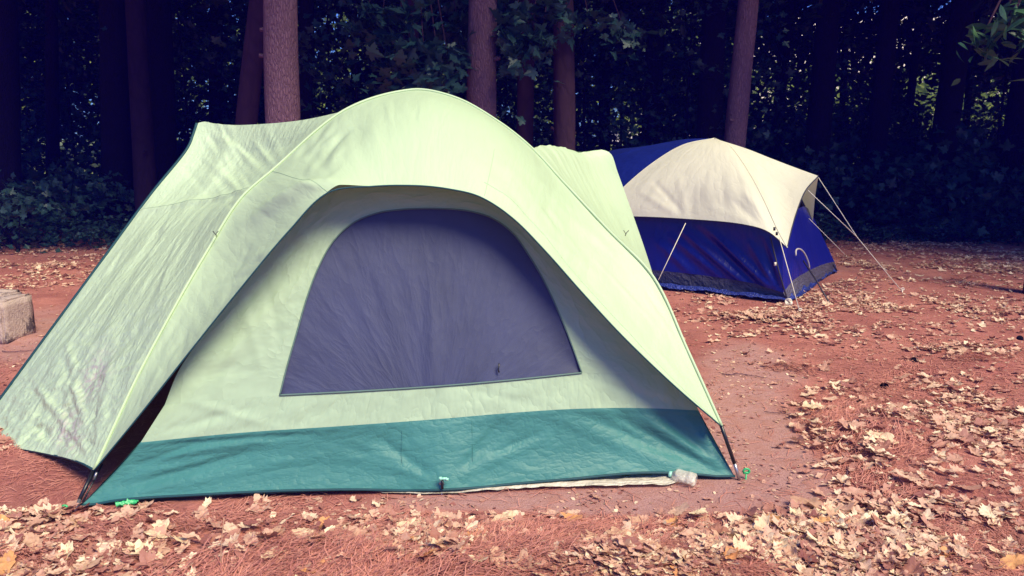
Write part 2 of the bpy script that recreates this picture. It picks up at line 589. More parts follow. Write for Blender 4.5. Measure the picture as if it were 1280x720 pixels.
HALF = [(-.42, .13), (-.37, .26), (-.22, .22), (-.17, .40), (-.02, .60), (.02, .46), (.14, .44), (.07, .21), (.24, .24), (.30, .13), (.44, .11)]
MAPLE = [(-.30, 0)] + [(x, -y) for x, y in HALF] + [(.64, 0)] + HALF[::-1]
OVAL = [(-.5, 0), (-.2, -.2), (.15, -.22), (.5, 0), (.15, .22), (-.2, .2)]
LEAF_M = star(MAPLE, .15)
LEAF_O = star(OVAL, .2)
RHOMB = (np.array([(-.5, 0, 0), (0, -.32, .08), (.5, 0, -.05), (0, .32, .08)]), np.array([(0, 1, 2, 3)]))

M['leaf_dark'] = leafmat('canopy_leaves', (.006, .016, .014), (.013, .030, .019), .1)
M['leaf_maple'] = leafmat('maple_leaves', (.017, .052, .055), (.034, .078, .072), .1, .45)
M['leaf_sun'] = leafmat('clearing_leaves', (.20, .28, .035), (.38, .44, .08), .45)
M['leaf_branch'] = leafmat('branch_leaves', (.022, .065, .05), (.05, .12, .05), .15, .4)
M['bark_pine'] = bark('lit_pine_bark', (.15, .075, .115), (.27, .145, .18))  # brighter reddish tone: light on the front trunks put into the colour
M['bark_dark'] = bark('shade_dark_bark', (.008, .005, .012), (.016, .011, .022))  # near-black tone: shade of the wood put into the bark colour
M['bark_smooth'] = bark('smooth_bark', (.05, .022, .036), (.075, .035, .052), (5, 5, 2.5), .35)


def sprays(rng, centres, n_per, size, templ, leafscale, tilt=.55, droop=.25):
    """leaf sprays: each a loose flat fan of leaves about its centre"""
    n = len(centres)
    R0 = rots(n, rng, .45)
    loc = rng.normal(0, 1, (n, n_per, 3)) * np.array((size, size, size * .28))
    P = np.einsum('nij,nkj->nki', R0, loc) + centres[:, None]
    P[..., 2] -= droop * (np.linalg.norm(loc[..., :2], axis=2)) ** 2 / max(size, 1e-6) * .5
    P = P.reshape(-1, 3)
    m = len(P)
    up = np.repeat(R0[:, :, 2], n_per, axis=0)
    R = rots(m, rng, tilt, up)
    s = leafscale * rng.uniform(.65, 1.25, m)
    V, F = scatter_np(templ[0], templ[1], P, R, s)
    rn = np.repeat(rng.uniform(0, 1, m), len(templ[0]))
    return V, F, rn


def ell_points(rng, n, r, shell=.35):
    """points in an ellipsoid, thinned in the middle, uneven outline"""
    d = rng.normal(0, 1, (n, 3)); d /= np.linalg.norm(d, axis=1, keepdims=True)
    a = np.arctan2(d[:, 1], d[:, 0])
    lump = 1 + .22 * np.sin(3 * a + rng.uniform(0, 6)) + .18 * np.sin(5 * d[:, 2] * 2 + rng.uniform(0, 6))
    rad = rng.uniform(shell, 1, n) ** .6 * lump
    return d * rad[:, None] * np.array(r)


def mesh_data(name, V, F, mat, rn):
    o = mesh_np(name, V, F, mat, None, None, False, {'rnd': rn})
    me = o.data
    bpy.data.objects.remove(o)
    return me


CROWNS = []
for k_ in range(3):
    rg = np.random.default_rng(40 + k_)
    c_ = ell_points(rg, 190, (3.3, 3.3, 3.2 + .6 * k_))
    V, F, rn = sprays(rg, c_, 40, .42, LEAF_O, .24, .6)
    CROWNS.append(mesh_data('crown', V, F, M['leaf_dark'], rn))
SHRUBS, SAPS = [], []
for k_ in range(3):
    rg = np.random.default_rng(60 + k_)
    c_ = ell_points(rg, 46, (1.15, .9, .75)); c_[:, 2] += .62
    c_ = c_[c_[:, 2] > .05]
    V, F, rn = sprays(rg, c_, 13, .22, LEAF_M, .15, .5)
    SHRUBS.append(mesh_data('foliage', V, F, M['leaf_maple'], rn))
for k_ in range(4):
    rg = np.random.default_rng(80 + k_)
    nn = 90
    h_ = rg.uniform(.9, 7.5, nn)
    a_ = rg.uniform(0, 6.28, nn)
    r_ = rg.uniform(.15, 1.0, nn) ** .6 * (1.75 - .10 * np.abs(h_ - 3.5)) * (1 + .3 * np.sin(a_ * 2 + k_))
    c_ = np.stack([r_ * np.cos(a_), r_ * np.sin(a_), h_], 1)
    V, F, rn = sprays(rg, c_, 17, .27, LEAF_M, .13, .55)
    SAPS.append(mesh_data('crown', V, F, M['leaf_maple'], rn))


def link(name, me, parent, loc=(0, 0, 0), rz=0.0, s=1.0):
    o = bpy.data.objects.new(name, me)
    COL.objects.link(o)
    o.parent = parent
    o.location = loc
    o.rotation_euler = (0, 0, rz)
    o.scale = (s, s, s) if np.isscalar(s) else s
    return o


def trunk_mesh(rng, base, top, d, mat, parent, flare=.35, limb_from=4.6, n_limbs=9, sides=20, knots=True):
    """a tapered trunk with root flare and limbs, local to its parent (base at the origin)"""
    h = np.linalg.norm(top - base)
    n = 60
    t = np.linspace(0, 1, n)
    P = t[:, None] * (top - base)[None]
    P[:, 0] += .018 * np.sin(t * 9 + rng.uniform(0, 6)) * np.clip(t * 6, 0, 1)
    r = d / 2 * (1 - .62 * t) * (1 + flare * np.exp(-t * h / .28))
    mb = MB()
    mb.tube(P, r, sides)
    V = mb.V[0]
    ang = np.tile(np.arange(sides), n) / sides * 2 * np.pi
    hh = np.repeat(t * h, sides)
    ax = np.repeat(P, sides, axis=0)
    wobble = 1 + .035 * np.sin(3 * ang + hh * .5) + .03 * vnoise(ang * 1.5 + 5, hh * 1.8, 3) + .12 * np.exp(-hh / .3) * np.sin(5 * ang + 1)
    mb.V[0] = ax + (V - ax) * wobble[:, None]
    for q in range(4):                                   # dead stubs and knots low on the trunk
        z = rng.uniform(1.2, 4.6); a = rng.uniform(0, 6.28); L = rng.uniform(.01, .07) + d / 2
        s0 = z / h * (top - base)
        mb.tube(spline([s0, s0 + np.array((math.cos(a) * L, math.sin(a) * L, .04 * rng.normal()))], 5), np.linspace(d * .09, .006 + .02 * (L < d / 2 + .08), 5), 6)
    for q in range(n_limbs):
        z = rng.uniform(limb_from, h * .95)
        f = z / h
        a = rng.uniform(0, 6.28)
        L = rng.uniform(1.4, 2.8) * (1.15 - .6 * f)
        s0 = f * (top - base)
        e = np.array((math.cos(a) * L, math.sin(a) * L, L * rng.uniform(.1, .5)))
        mid_ = s0 + e * .5 + np.array((0, 0, .12 * L))
        mb.tube(spline([s0, mid_, s0 + e], 10), np.linspace(d * .11, .012, 10), 7)
    return local(mb.build('trunk', mat, parent))


M['bark_dim'] = bark('dim_bark', (.020, .010, .020), (.036, .018, .032), (5, 5, 2.5), .5)  # bark darkened in colour for a trunk seen in shade
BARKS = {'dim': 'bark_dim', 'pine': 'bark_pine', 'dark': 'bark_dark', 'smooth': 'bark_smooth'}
# u at v=0, u at v=150, distance, diameter, bark, crown?, label
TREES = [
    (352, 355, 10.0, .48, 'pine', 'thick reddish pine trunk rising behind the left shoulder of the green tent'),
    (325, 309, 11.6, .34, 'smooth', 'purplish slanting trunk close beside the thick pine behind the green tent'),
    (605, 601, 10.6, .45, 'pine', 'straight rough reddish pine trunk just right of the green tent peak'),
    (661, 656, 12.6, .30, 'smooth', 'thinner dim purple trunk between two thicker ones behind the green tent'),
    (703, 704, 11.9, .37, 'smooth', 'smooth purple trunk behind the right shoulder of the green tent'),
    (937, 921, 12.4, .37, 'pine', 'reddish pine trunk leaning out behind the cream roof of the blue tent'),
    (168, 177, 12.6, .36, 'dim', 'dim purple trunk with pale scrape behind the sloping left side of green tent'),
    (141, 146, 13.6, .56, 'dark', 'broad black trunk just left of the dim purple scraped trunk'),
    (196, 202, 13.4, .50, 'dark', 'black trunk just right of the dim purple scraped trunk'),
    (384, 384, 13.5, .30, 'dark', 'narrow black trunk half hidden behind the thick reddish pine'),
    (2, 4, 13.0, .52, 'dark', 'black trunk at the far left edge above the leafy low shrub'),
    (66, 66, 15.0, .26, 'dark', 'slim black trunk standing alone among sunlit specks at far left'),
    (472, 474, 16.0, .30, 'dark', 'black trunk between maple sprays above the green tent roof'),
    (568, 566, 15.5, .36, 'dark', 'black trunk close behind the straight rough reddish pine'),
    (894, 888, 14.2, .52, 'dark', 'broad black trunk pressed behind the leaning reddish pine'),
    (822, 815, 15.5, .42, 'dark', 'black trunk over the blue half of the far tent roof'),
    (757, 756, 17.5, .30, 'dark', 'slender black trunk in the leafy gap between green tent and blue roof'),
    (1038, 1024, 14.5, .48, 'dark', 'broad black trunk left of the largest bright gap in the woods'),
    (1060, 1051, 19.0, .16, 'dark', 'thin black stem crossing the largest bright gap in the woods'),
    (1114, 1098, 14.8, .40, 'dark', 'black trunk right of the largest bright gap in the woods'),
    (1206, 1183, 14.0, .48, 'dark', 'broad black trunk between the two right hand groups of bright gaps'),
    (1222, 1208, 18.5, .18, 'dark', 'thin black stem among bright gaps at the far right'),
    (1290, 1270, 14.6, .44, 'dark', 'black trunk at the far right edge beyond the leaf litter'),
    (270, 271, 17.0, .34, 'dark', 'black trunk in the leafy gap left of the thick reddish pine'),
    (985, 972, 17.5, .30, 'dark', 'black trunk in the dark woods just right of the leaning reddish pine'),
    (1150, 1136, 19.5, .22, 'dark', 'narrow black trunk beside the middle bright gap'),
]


def tree(base, top, d, bk, label, rng, idx, crown_z=8.2, crown_off=(0, 0), scale=1.0, limb_from=4.8, cat='tree', name='forest_tree'):
    base = np.array((base[0], base[1], float(ground_z(base[0], base[1])) - .03))
    root = empty(name, base, label, cat, 'trees at the edge of the wood')
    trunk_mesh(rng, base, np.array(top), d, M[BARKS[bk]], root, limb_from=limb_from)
    f = crown_z / top[2]
    cx = (top - base)[:2] * f
    link('crown', CROWNS[idx % 3], root, (cx[0] + crown_off[0], cx[1] + crown_off[1], crown_z - base[2]), rng.uniform(0, 6.28), scale)
    link('crown', CROWNS[(idx + 1) % 3], root, (cx[0] + crown_off[0] * .4, cx[1] + crown_off[1] * .4, crown_z + 3.6), rng.uniform(0, 6.28), scale * .85)
    return root


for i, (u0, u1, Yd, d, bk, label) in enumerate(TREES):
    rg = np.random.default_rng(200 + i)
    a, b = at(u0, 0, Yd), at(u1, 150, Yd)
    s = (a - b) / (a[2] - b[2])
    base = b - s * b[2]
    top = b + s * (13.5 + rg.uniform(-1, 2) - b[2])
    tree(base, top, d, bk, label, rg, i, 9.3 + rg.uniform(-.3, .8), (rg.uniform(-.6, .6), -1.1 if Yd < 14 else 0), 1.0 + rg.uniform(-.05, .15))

# trees beside the clearing, outside the photograph, that shade the right-hand and rear ground
for i, (x, y, z, sc, lab) in enumerate([
    (12.6, 9.0, 7.8, 1.05, 'added unseen tall shade tree east of the blue tent beside the litter'),
    (8.8, 10.6, 7.8, 1.05, 'added unseen shade tree at the eastern edge of the clearing behind the leaf litter'),
    (12.4, 5.0, 8.2, 1.05, 'added unseen outlying shade tree at the eastern side of the camp'),
    (-9.5, 9.5, 8.2, 1.1, 'added unseen shade tree west of the clearing beyond the concrete block'),
    (-12.0, 13.0, 8.0, 1.1, 'tall dark tree at the western end of the wood'),
    (13.0, 13.5, 8.0, 1.15, 'tall dark tree at the eastern end of the wood'),
    (16.0, 9.5, 8.0, 1.15, 'dark tree well east of the blue tent'),
    (-15.0, 9.5, 8.0, 1.15, 'dark tree well west of the concrete block'),
    (-13.0, 17.5, 8.4, 1.15, 'dark tree deep in the western end of the wood'),
    (-17.0, 14.0, 8.4, 1.15, 'dark tree at the far western corner of the wood'),
    (15.5, 17.0, 8.4, 1.15, 'dark tree deep in the eastern end of the wood'),
    (11.5, 15.5, 8.4, 1.1, 'dark tree behind the eastern shrubs of the wood'),
]):
    rg = np.random.default_rng(300 + i)
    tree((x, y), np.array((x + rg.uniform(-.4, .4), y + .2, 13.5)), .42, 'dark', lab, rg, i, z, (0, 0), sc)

# saplings and shrubs under the trees
def sapling(u, Yd, k_, s, label, rng, h=7.0):
    x = (u - 640) / FPX * Yd * 1.0
    z = float(ground_z(x, Yd))
    root = empty('maple_sapling', (x, Yd, z), label, 'sapling', 'saplings under the trees')
    mb = MB()
    P = spline([(0, 0, -.05), (rng.uniform(-.1, .1), rng.uniform(-.1, .1), h * .4 * s), (rng.uniform(-.3, .3), rng.uniform(-.2, .2), h * s)], 24)
    mb.tube(P, np.linspace(.035, .008, 24), 8)
    for q in range(12):
        j = rng.integers(4, 22); a = rng.uniform(0, 6.28); L = rng.uniform(.6, 1.4) * s
        mb.tube(spline([P[j], P[j] + np.array((math.cos(a) * L * .5, math.sin(a) * L * .5, .12)), P[j] + np.array((math.cos(a) * L, math.sin(a) * L, .05))], 6), np.linspace(.013, .004, 6), 5)
    local(mb.build('trunk', M['bark_dark'], root))
    link('crown', SAPS[k_ % 4], root, (0, 0, 0), rng.uniform(0, 6.28), s)
    return root


SAPL = [
    (30, 16.5, 'leafy sapling behind the low shrub at far left'), (105, 17.5, 'leafy sapling in the gap between slim and broad black trunks'),
    (240, 15.6, 'leafy sapling left of the thick reddish pine'), (285, 18.0, 'sapling deep in the wood near the slanting purplish trunk'),
    (420, 15.8, 'leafy sapling between the thick pine and the green tent peak'), (455, 13.4, 'maple sapling drooping over the left of the green tent peak'),
    (545, 13.8, 'maple sapling beside the straight rough reddish pine'), (635, 15.2, 'leafy sapling filling the gap right of the straight reddish pine'),
    (730, 15.0, 'leafy sapling right of the smooth purple trunk'), (775, 16.4, 'leafy sapling over the blue roof of the far tent'),
    (845, 17.4, 'sapling deep in the wood above the cream roof'), (850, 14.4, 'leafy sapling left of the leaning reddish pine'),
    (960, 15.6, 'leafy sapling right of the leaning reddish pine'), (1000, 17.5, 'sapling behind the cream visor of the far tent'),
    (1070, 16.6, 'thin sapling below the largest bright gap'), (1130, 16.0, 'sapling under the middle bright gap'),
    (1235, 16.2, 'leafy sapling in front of the bright specks at far right'), (1160, 18.4, 'sapling deep behind the guy lines at right'),
    (340, 17.5, 'sapling hidden behind the thick reddish pine'), (690, 18.2, 'sapling deep behind the smooth purple trunk'),
    (590, 18.5, 'sapling deep behind the straight reddish pine'), (160, 18.8, 'sapling deep behind the dim purple trunk'),
    (910, 18.6, 'sapling deep behind the leaning reddish pine'), (1280, 18.0, 'sapling deep in the wood at the far right edge'),
]
for i, (u, Yd, lab) in enumerate(SAPL):
    rg = np.random.default_rng(400 + i)
    sapling(u, Yd, i, rg.uniform(.85, 1.1) if u not in (1070, 1130, 1160) else .33, lab, rg)

SHR = [
    (20, 11.6, .75, 'low maple shrub with broad leaves at far left beside the leaf litter'), (85, 13.4, 1.05, 'drooping maple shrub in front of the slim black trunk'),
    (140, 13.2, .8, 'small dark shrub at the foot of the broad black trunk'), (-40, 13.5, 1.1, 'dark shrub at the foot of the leftmost trunk'),
    (230, 14.5, 1.0, 'dark shrub behind the sloping left side of the green tent'), (770, 14.6, 1.1, 'dark shrub behind the blue roof of the far tent'),
    (970, 13.6, .9, 'shrub with pale leaf tips behind the cream visor'), (1060, 14.0, 1.15, 'dark shrub behind the white guy lines'),
    (1120, 13.8, 1.0, 'dark shrub at the edge of the leaf litter right of the guy lines'), (1190, 13.6, 1.2, 'dark shrub at the foot of the broad black trunk at right'),
    (1260, 13.3, 1.1, 'dark shrub at the far right edge of the litter'), (1150, 15.4, 1.3, 'tall dark shrub deep behind the litter at right'),
    (1010, 15.4, 1.3, 'tall dark shrub deep behind the far tent'), (660, 15.0, 1.2, 'dark shrub hidden behind the green tent'),
    (1230, 15.6, 1.4, 'tall dark shrub deep in the wood at far right'), (60, 16.2, 1.3, 'tall dark shrub deep in the wood at far left'),
    (880, 15.4, 1.4, 'dark shrub behind the peak of the far tent'), (1320, 14.5, 1.4, 'dark shrub just outside the far right trunk'), (1420, 13.8, 1.4, 'dark shrub east of the last trunk'), (1520, 14.2, 1.5, 'dark shrub at the eastern end of the litter'), (-130, 13.6, 1.4, 'dark shrub west of the first trunk'), (-230, 14.0, 1.5, 'dark shrub at the western end of the litter'),
]
for i, (u, Yd, s, lab) in enumerate(SHR):
    rg = np.random.default_rng(500 + i)
    x = (u - 640) / FPX * Yd
    root = empty('woodland_shrub', (x, Yd, float(ground_z(x, Yd))), lab, 'shrub', 'shrubs along the edge of the wood')
    mb = MB()
    for q in range(6):
        a = rg.uniform(0, 6.28); L = rg.uniform(.4, .9)
        mb.tube(spline([(0, 0, -.03), (math.cos(a) * L * .4, math.sin(a) * L * .4, .5 * L + .15), (math.cos(a) * L, math.sin(a) * L, L + .2)], 8) * s, np.linspace(.014, .004, 8), 6)
    local(mb.build('stem', M['bark_dark'], root))
    link('foliage', SHRUBS[i % 3], root, (0, 0, 0), rg.uniform(0, 6.28), s)

for i in range(14):
    rg = np.random.default_rng(560 + i)
    u = (-10, 30, 75, 120, 165, 1010, 1060, 1095, 1135, 1170, 1205, 1240, 1275, 985)[i]; Yd = rg.uniform(11.9, 13.1) if u > 500 else rg.uniform(11.8, 12.8)
    x = (u - 640) / FPX * Yd
    root = empty('maple_seedling', (x, Yd, float(ground_z(x, Yd))), 'tiny leafy seedling where the leaf litter meets the dark undergrowth', 'seedling', 'seedlings along the edge of the litter')
    mb = MB(); mb.tube(spline([(0, 0, -.03), (.03, 0, .15), (.02, .03, .3)], 8), np.linspace(.006, .003, 8), 6); local(mb.build('stem', M['bark_dark'], root))
    link('foliage', SHRUBS[i % 3], root, (0, 0, 0), rg.uniform(0, 6.28), rg.uniform(.26, .5) * np.array((1, 1, .7)))

# maple boughs that hang into view above the green tent, and one at the far right
def bough(label, root_pt, clusters, mat, rng, size, leaf, templ=None, per=14):
    root = empty('maple_bough_tree', (root_pt[0], root_pt[1], 0), label, 'tree', 'trees at the edge of the wood')
    o3 = np.array((root_pt[0], root_pt[1], 0.0))
    mb = MB()
    top = np.array(root_pt) - o3
    mb.tube(spline([(0, 0, -.05), top * .5 + np.array((.05, .03, 0)), top], 30), np.linspace(.11, .06, 30), 10)
    cs = []
    for c_ in clusters:
        c_ = np.array(c_) - o3
        mb.tube(spline([top * .92, (top + c_) / 2 + np.array((0, 0, .25)), c_], 10), np.linspace(.03, .006, 10), 6)
        cs.append(c_ + rng.normal(0, size * .4, (4, 3)))
    local(mb.build('trunk', M['bark_smooth'], root))
    V, F, rn = sprays(rng, np.vstack(cs), per, size, templ or LEAF_M, leaf, .45, .5)
    mesh_np('crown', V, F, mat, root, None, False, {'rnd': rn}).matrix_parent_inverse = Matrix()
    return root


bough('slim maple whose bluish leaf sprays hang over the green tent peak', (*at(514, 90, 12.0)[:2], 5.4),
      [at(478, 18, 10.4), at(505, 50, 10.3), at(530, 62, 10.2), at(550, 90, 10.1), at(560, 70, 10.3), at(455, 35, 10.6), at(520, 15, 10.5), at(575, 30, 10.9), at(500, 80, 10.6)], M['leaf_maple'], np.random.default_rng(5), .19, .20)
bough('slim maple with leaf sprays hanging between the two purple trunks', (*at(704, 90, 13.6)[:2], 5.2),
      [at(645, 45, 10.4), at(655, 62, 10.3), at(676, 52, 10.3), at(640, 20, 10.6), at(690, 10, 10.5), at(735, 20, 11.5), at(780, 35, 12)], M['leaf_maple'], np.random.default_rng(6), .15, .17)
bough('maple bough with long green leaves entering at the top right corner', (*at(1330, 60, 8.0)[:2], 3.9),
      [at(1268, 18, 7.0), at(1262, 30, 6.9), at(1240, 52, 7.1), at(1225, 50, 7.2), at(1275, 45, 7.0), at(1290, 10, 7.0)], M['leaf_branch'], np.random.default_rng(8), .11, .20, star([(-.5, 0), (-.25, -.15), (.05, -.17), (.5, 0), (.05, .17), (-.25, .15)], .2), 5)

# sunlit wood beyond, seen only as specks between the trunks
rg = np.random.default_rng(77)
cs = []
for q in range(110):
    x = rg.uniform(-56, 58); y = rg.uniform(36, 50)
    hgt_ = rg.uniform(9.0, 16) if x < 14 else rg.uniform(2, 8)
    c_ = ell_points(rg, 64, (2.6, 1.8, hgt_ / 2)) + np.array((x, y, hgt_ / 2 + .9))
    cs.append(c_)
V, F, rn = sprays(rg, np.vstack(cs), 14, .55, RHOMB, .42, .8)
tag(mesh_np('far_woods', V, F, M['leaf_sun'], None, None, False, {'rnd': rn}), 'sunlit yellow-green wood glimpsed beyond the dark trunks', kind='stuff')

# the dense dark wood between: one mass of leaves with holes to the sunlit clearing
HOLES = [(1045, 112, 26, 20, 1.2), (1165, 118, 26, 22, 1.1), (1250, 120, 34, 22, 1.0), (1200, 150, 60, 10, .8), (90, 225, 50, 55, 1.1), (35, 215, 20, 50, .9), (240, 110, 26, 45, .45), (410, 100, 22, 30, .7), (780, 150, 30, 35, .8),
         (840, 30, 26, 25, .6), (740, 30, 30, 25, .45), (430, 40, 40, 40, .3), (885, 60, 12, 40, .6), (560, 60, 12, 30, .5), (960, 90, 25, 35, .45), (990, 140, 20, 14, .5), (650, 130, 12, 30, .4), (270, 30, 40, 30, .35), (690, 120, 60, 60, .3)]
rg = np.random.default_rng(78)
nq = 15500
yq = rg.uniform(19.5, 26, nq)
xq = rg.uniform(-1, 1, nq) * (yq * 1.25 + 2)
zq = rg.uniform(.1, 8.2, nq)
pu, pv = proj(np.stack([xq, yq, zq], 1))
kp = rg.uniform(0, 1, nq) > np.clip(dens_px(pu, pv, HOLES) * 2.3 - .12, 0, .99)
V, F, rn = sprays(rg, np.stack([xq, yq, zq], 1)[kp], 15, .42, RHOMB, .24, .8)
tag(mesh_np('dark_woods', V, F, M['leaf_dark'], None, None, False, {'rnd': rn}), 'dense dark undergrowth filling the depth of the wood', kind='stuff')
# pale sunlit bank far beyond, on the right
bx = np.linspace(8, 70, 50); bt = np.linspace(0, 1, 20)
BX, BT = np.meshgrid(bx, bt)
BZ = 1.0 + BT ** 1.2 * (13.5 + 1.2 * vnoise(BX * .12, BT * 2, 3)) * np.clip((BX - 8) / 8, 0, 1)
mb = MB(); mb.grid(np.stack([BX, 62 + BT * 12, BZ], 2))
k = NT('pale_sand')
nz = k.noise(k.vec('Object'), .6, 5, .65)
tag(mb.build('sandy_hill', k.done(k.principled(k.mix((.62, .50, .42), (.80, .70, .58), nz), .9, k.bump(nz, .6, .3), .1))), 'pale sunlit sandy bank far beyond the wood', kind='structure')

# ------------------------------------------------------------------ green tent
BL, BR = G(100, 635), G(920, 598)
bdir = (BR - BL) / np.linalg.norm(BR - BL)
LEAN = RAD(18)
hor = np.array((-bdir[1], bdir[0], 0))                       # horizontally into the tent
wn = np.cross(bdir, hor * math.sin(LEAN) + np.array((0, 0, math.cos(LEAN))))   # plane normal


def on_wall(u, v, off=0.0):
    r = ray(u, v); o = np.array((0, 0, CAM_Z))
    n = wn if wn[1] < 0 else -wn
    t = (BL + n * off - o).dot(n) / r.dot(n)
    return o + r * t


tent = empty('camping_tent', (*((BL + BR) / 2 + hor * 1.2)[:2], 0), 'large mint green dome tent with teal base band and dark mesh window', 'tent')

POLE = [(118, 588, 3.15), (172, 472, 3.36), (220, 382, 3.54), (262, 310, 3.70), (300, 250, 3.83), (340, 214, 3.93), (430, 139, 4.18), (515, 113, 4.40), (570, 123, 4.40), (622, 152, 4.33), (665, 186, 4.22), (704, 228, 4.06), (760, 288, 3.84), (817, 348, 3.66), (860, 440, 3.47), (902, 533, 3.31)]
RIM = [(118, 588, 3.12), (178, 515, 3.12), (242, 434, 3.15), (308, 352, 3.21), (362, 288, 3.27), (410, 241, 3.32), (465, 233, 3.36), (520, 232, 3.38), (560, 236, 3.40), (600, 246, 3.40), (640, 272, 3.41), (680, 312, 3.38), (728, 366, 3.34), (780, 422, 3.29), (845, 484, 3.26), (902, 533, 3.29)]
pole3 = keyspline([at(*p) for p in POLE], 12)
rim3 = keyspline([at(*p) for p in RIM], 12)
NV = 90
def densify(C, f):
    k_ = np.arange(len(C)); t_ = np.linspace(0, len(C) - 1, (len(C) - 1) * f + 1)
    return np.stack([np.interp(t_, k_, C[:, q]) for q in range(3)], 1)


front = loft(densify(pole3, 2), densify(rim3, 2), NV)
nf = toward_cam(grid_normals(front), front)
nu_ = front.shape[1]
Uk = (np.arange(nu_) / 24.0)[None, :]          # key index along the arch
Vv = np.linspace(0, 1, NV)[:, None]
sv = np.sin(np.pi * Vv)
bul = .10 * np.exp(-((Uk - 8) / 3.0) ** 2) * sv
bul = bul - .055 * np.exp(-((Uk - 3.0) / 1.6) ** 2) * sv ** .8
ridge_v = np.clip((Uk - 3.6) / 1.7, 0, 1)
bul = bul + .035 * np.exp(-((Vv - .25 - .7 * ridge_v) / .13) ** 2) * np.exp(-((Uk - 4.7) / .85) ** 2)
bul = bul - .03 * np.exp(-((Vv - .42) / .22) ** 2) * np.exp(-((Uk - 5.7) / .7) ** 2)
bul = bul - .03 * np.exp(-((Uk - 12.6) / 1.6) ** 2) * sv
# tension folds running from the rim corners up to the arch
uvf = uvgrid(front)
xx, yy = uvf[..., 0], uvf[..., 1]
fold = .0035 * fbm(xx * 14 + 3, yy * 2.2, 31, 3) * (np.exp(-((Uk - 5.6) / 1.2) ** 2) + .6 * np.exp(-((Uk - 12) / 2.5) ** 2) + .8 * np.exp(-((Uk - 2) / 1.5) ** 2) + .12) * sv ** .5
front = front + nf * (bul + fold)[..., None]


def pline(pts, n=60):
    return spline([at(*p) for p in pts], n)


def creases(seed, n, cu, cv, ru, rv, ang, spread, L, amp, wd):
    r_ = np.random.default_rng(seed)
    out = []
    for _ in range(n):
        u0, v0 = cu + r_.normal(0, ru), cv + r_.normal(0, rv)
        a_ = ang + r_.normal(0, spread); l_ = L * r_.uniform(.5, 1.4)
        out.append((u0 - math.cos(a_) * l_ / 2, v0 + math.sin(a_) * l_ / 2, u0 + math.cos(a_) * l_ / 2, v0 - math.sin(a_) * l_ / 2, amp * r_.choice((-1, 1)) * r_.uniform(.4, 1), wd * r_.uniform(.6, 1.3)))
    return out


def seg_folds(Gd, folds):
    """tension creases: (u0,v0,u1,v1,depth m,width px) measured on the photograph, fading to both ends"""
    u, v_ = proj(Gd)
    h = np.zeros(u.shape)
    for a, b, c_, d_, amp, wd in folds:
        dx, dy = c_ - a, d_ - b
        L2 = dx * dx + dy * dy
        s = ((u - a) * dx + (v_ - b) * dy) / L2
        dist = ((u - a) * dy - (v_ - b) * dx) / math.sqrt(L2)
        h += amp * np.exp(-(dist / wd) ** 2) * np.clip(np.sin(np.pi * np.clip(s, 0, 1)), 0, 1) ** .6
    return h


FRONT_F = (creases(1, 26, 400, 178, 28, 16, .9, .25, 46, .006, 4) + creases(2, 30, 310, 360, 30, 40, .75, .2, 60, .004, 3.5) + creases(3, 16, 230, 470, 20, 30, .95, .12, 80, .005, 4)
           + creases(4, 22, 740, 300, 40, 40, -.80, .12, 110, .005, 4) + creases(5, 16, 820, 420, 22, 40, -.95, .1, 110, .005, 4) + creases(6, 14, 660, 240, 30, 20, -.7, .2, 70, .004, 4)
           + creases(7, 14, 520, 140, 60, 10, 1.5, .4, 30, .003, 3) + [(735, 258, 832, 350, -.008, 3), (365, 225, 412, 238, .006, 4)])
u_, v_ = proj(front)
fade = np.clip(Vv * 12, 0, 1) * np.clip((1 - Vv) * 10, 0, 1)
front = front + nf * (seg_folds(front, FRONT_F) * fade)[..., None]


# left panel: arch -> left shoulder knob -> staked wing
i0 = 6 * 12
pole_left = pole3[:i0 + 1][::-1]                # from (430,139) down to the left foot
edge_left = pline([(247, 154, 4.95), (243, 166, 4.93), (236, 184, 4.88), (190, 242, 4.72), (120, 337, 4.50), (50, 432, 4.32), (0, 500, 4.22), (-42, 556, 4.12)], 80)
top_left = pline([(430, 139, 4.18), (380, 150, 4.45), (330, 155.5, 4.7), (285, 157, 4.88), (266, 155, 4.93), (255, 153, 4.95), (247, 155, 4.95)], 60)
bot_left = pline([(118, 588, 3.15), (100, 578, 3.26), (62, 568, 3.52), (0, 558, 3.84), (-42, 556, 4.12)], 60)
left = coons(top_left, bot_left, pole_left, edge_left, 170, 220)
nl = toward_cam(grid_normals(left), left)
U_, V_ = np.linspace(0, 1, 170)[None, :], np.linspace(0, 1, 220)[:, None]
uvl = uvgrid(left)
xx, yy = uvl[..., 0], uvl[..., 1]
d = -.06 * np.sin(np.pi * U_) * np.exp(-((V_ - .16) / .16) ** 2)              # sag of the roof between arch and knob
d = d + .035 * np.exp(-((U_ - .80 + .5 * V_) / .07) ** 2) * np.clip(1 - V_ / .34, 0, 1) * np.clip(V_ * 14, 0, 1)    # fold running down from the knob
d = d + .012 * np.exp(-((V_ - .30 + .03 * np.sin(U_ * 3)) / .015) ** 2) * np.sin(np.pi * U_) ** .4
d = d + .03 * np.sin(np.pi * U_) * np.exp(-((V_ - .7) / .3) ** 2)
low = np.clip((V_ - .62) / .35, 0, 1)
hemmed = np.clip((1 - V_) * 30, 0, 1)
tense = .006 * fbm(xx * 9 + yy * 1.5, yy * 1.6, 51, 3) * np.clip((V_ - .1) / .2, 0, 1) * np.sin(np.pi * U_) ** .4
crk = np.abs(fbm((xx * .8 + .6 * yy) * 13, (yy * .8 - .6 * xx) * 22, 61, 4)) * .013 * low ** 1.3 * np.sin(np.pi * np.clip(U_, 0, .98)) ** .35 * hemmed
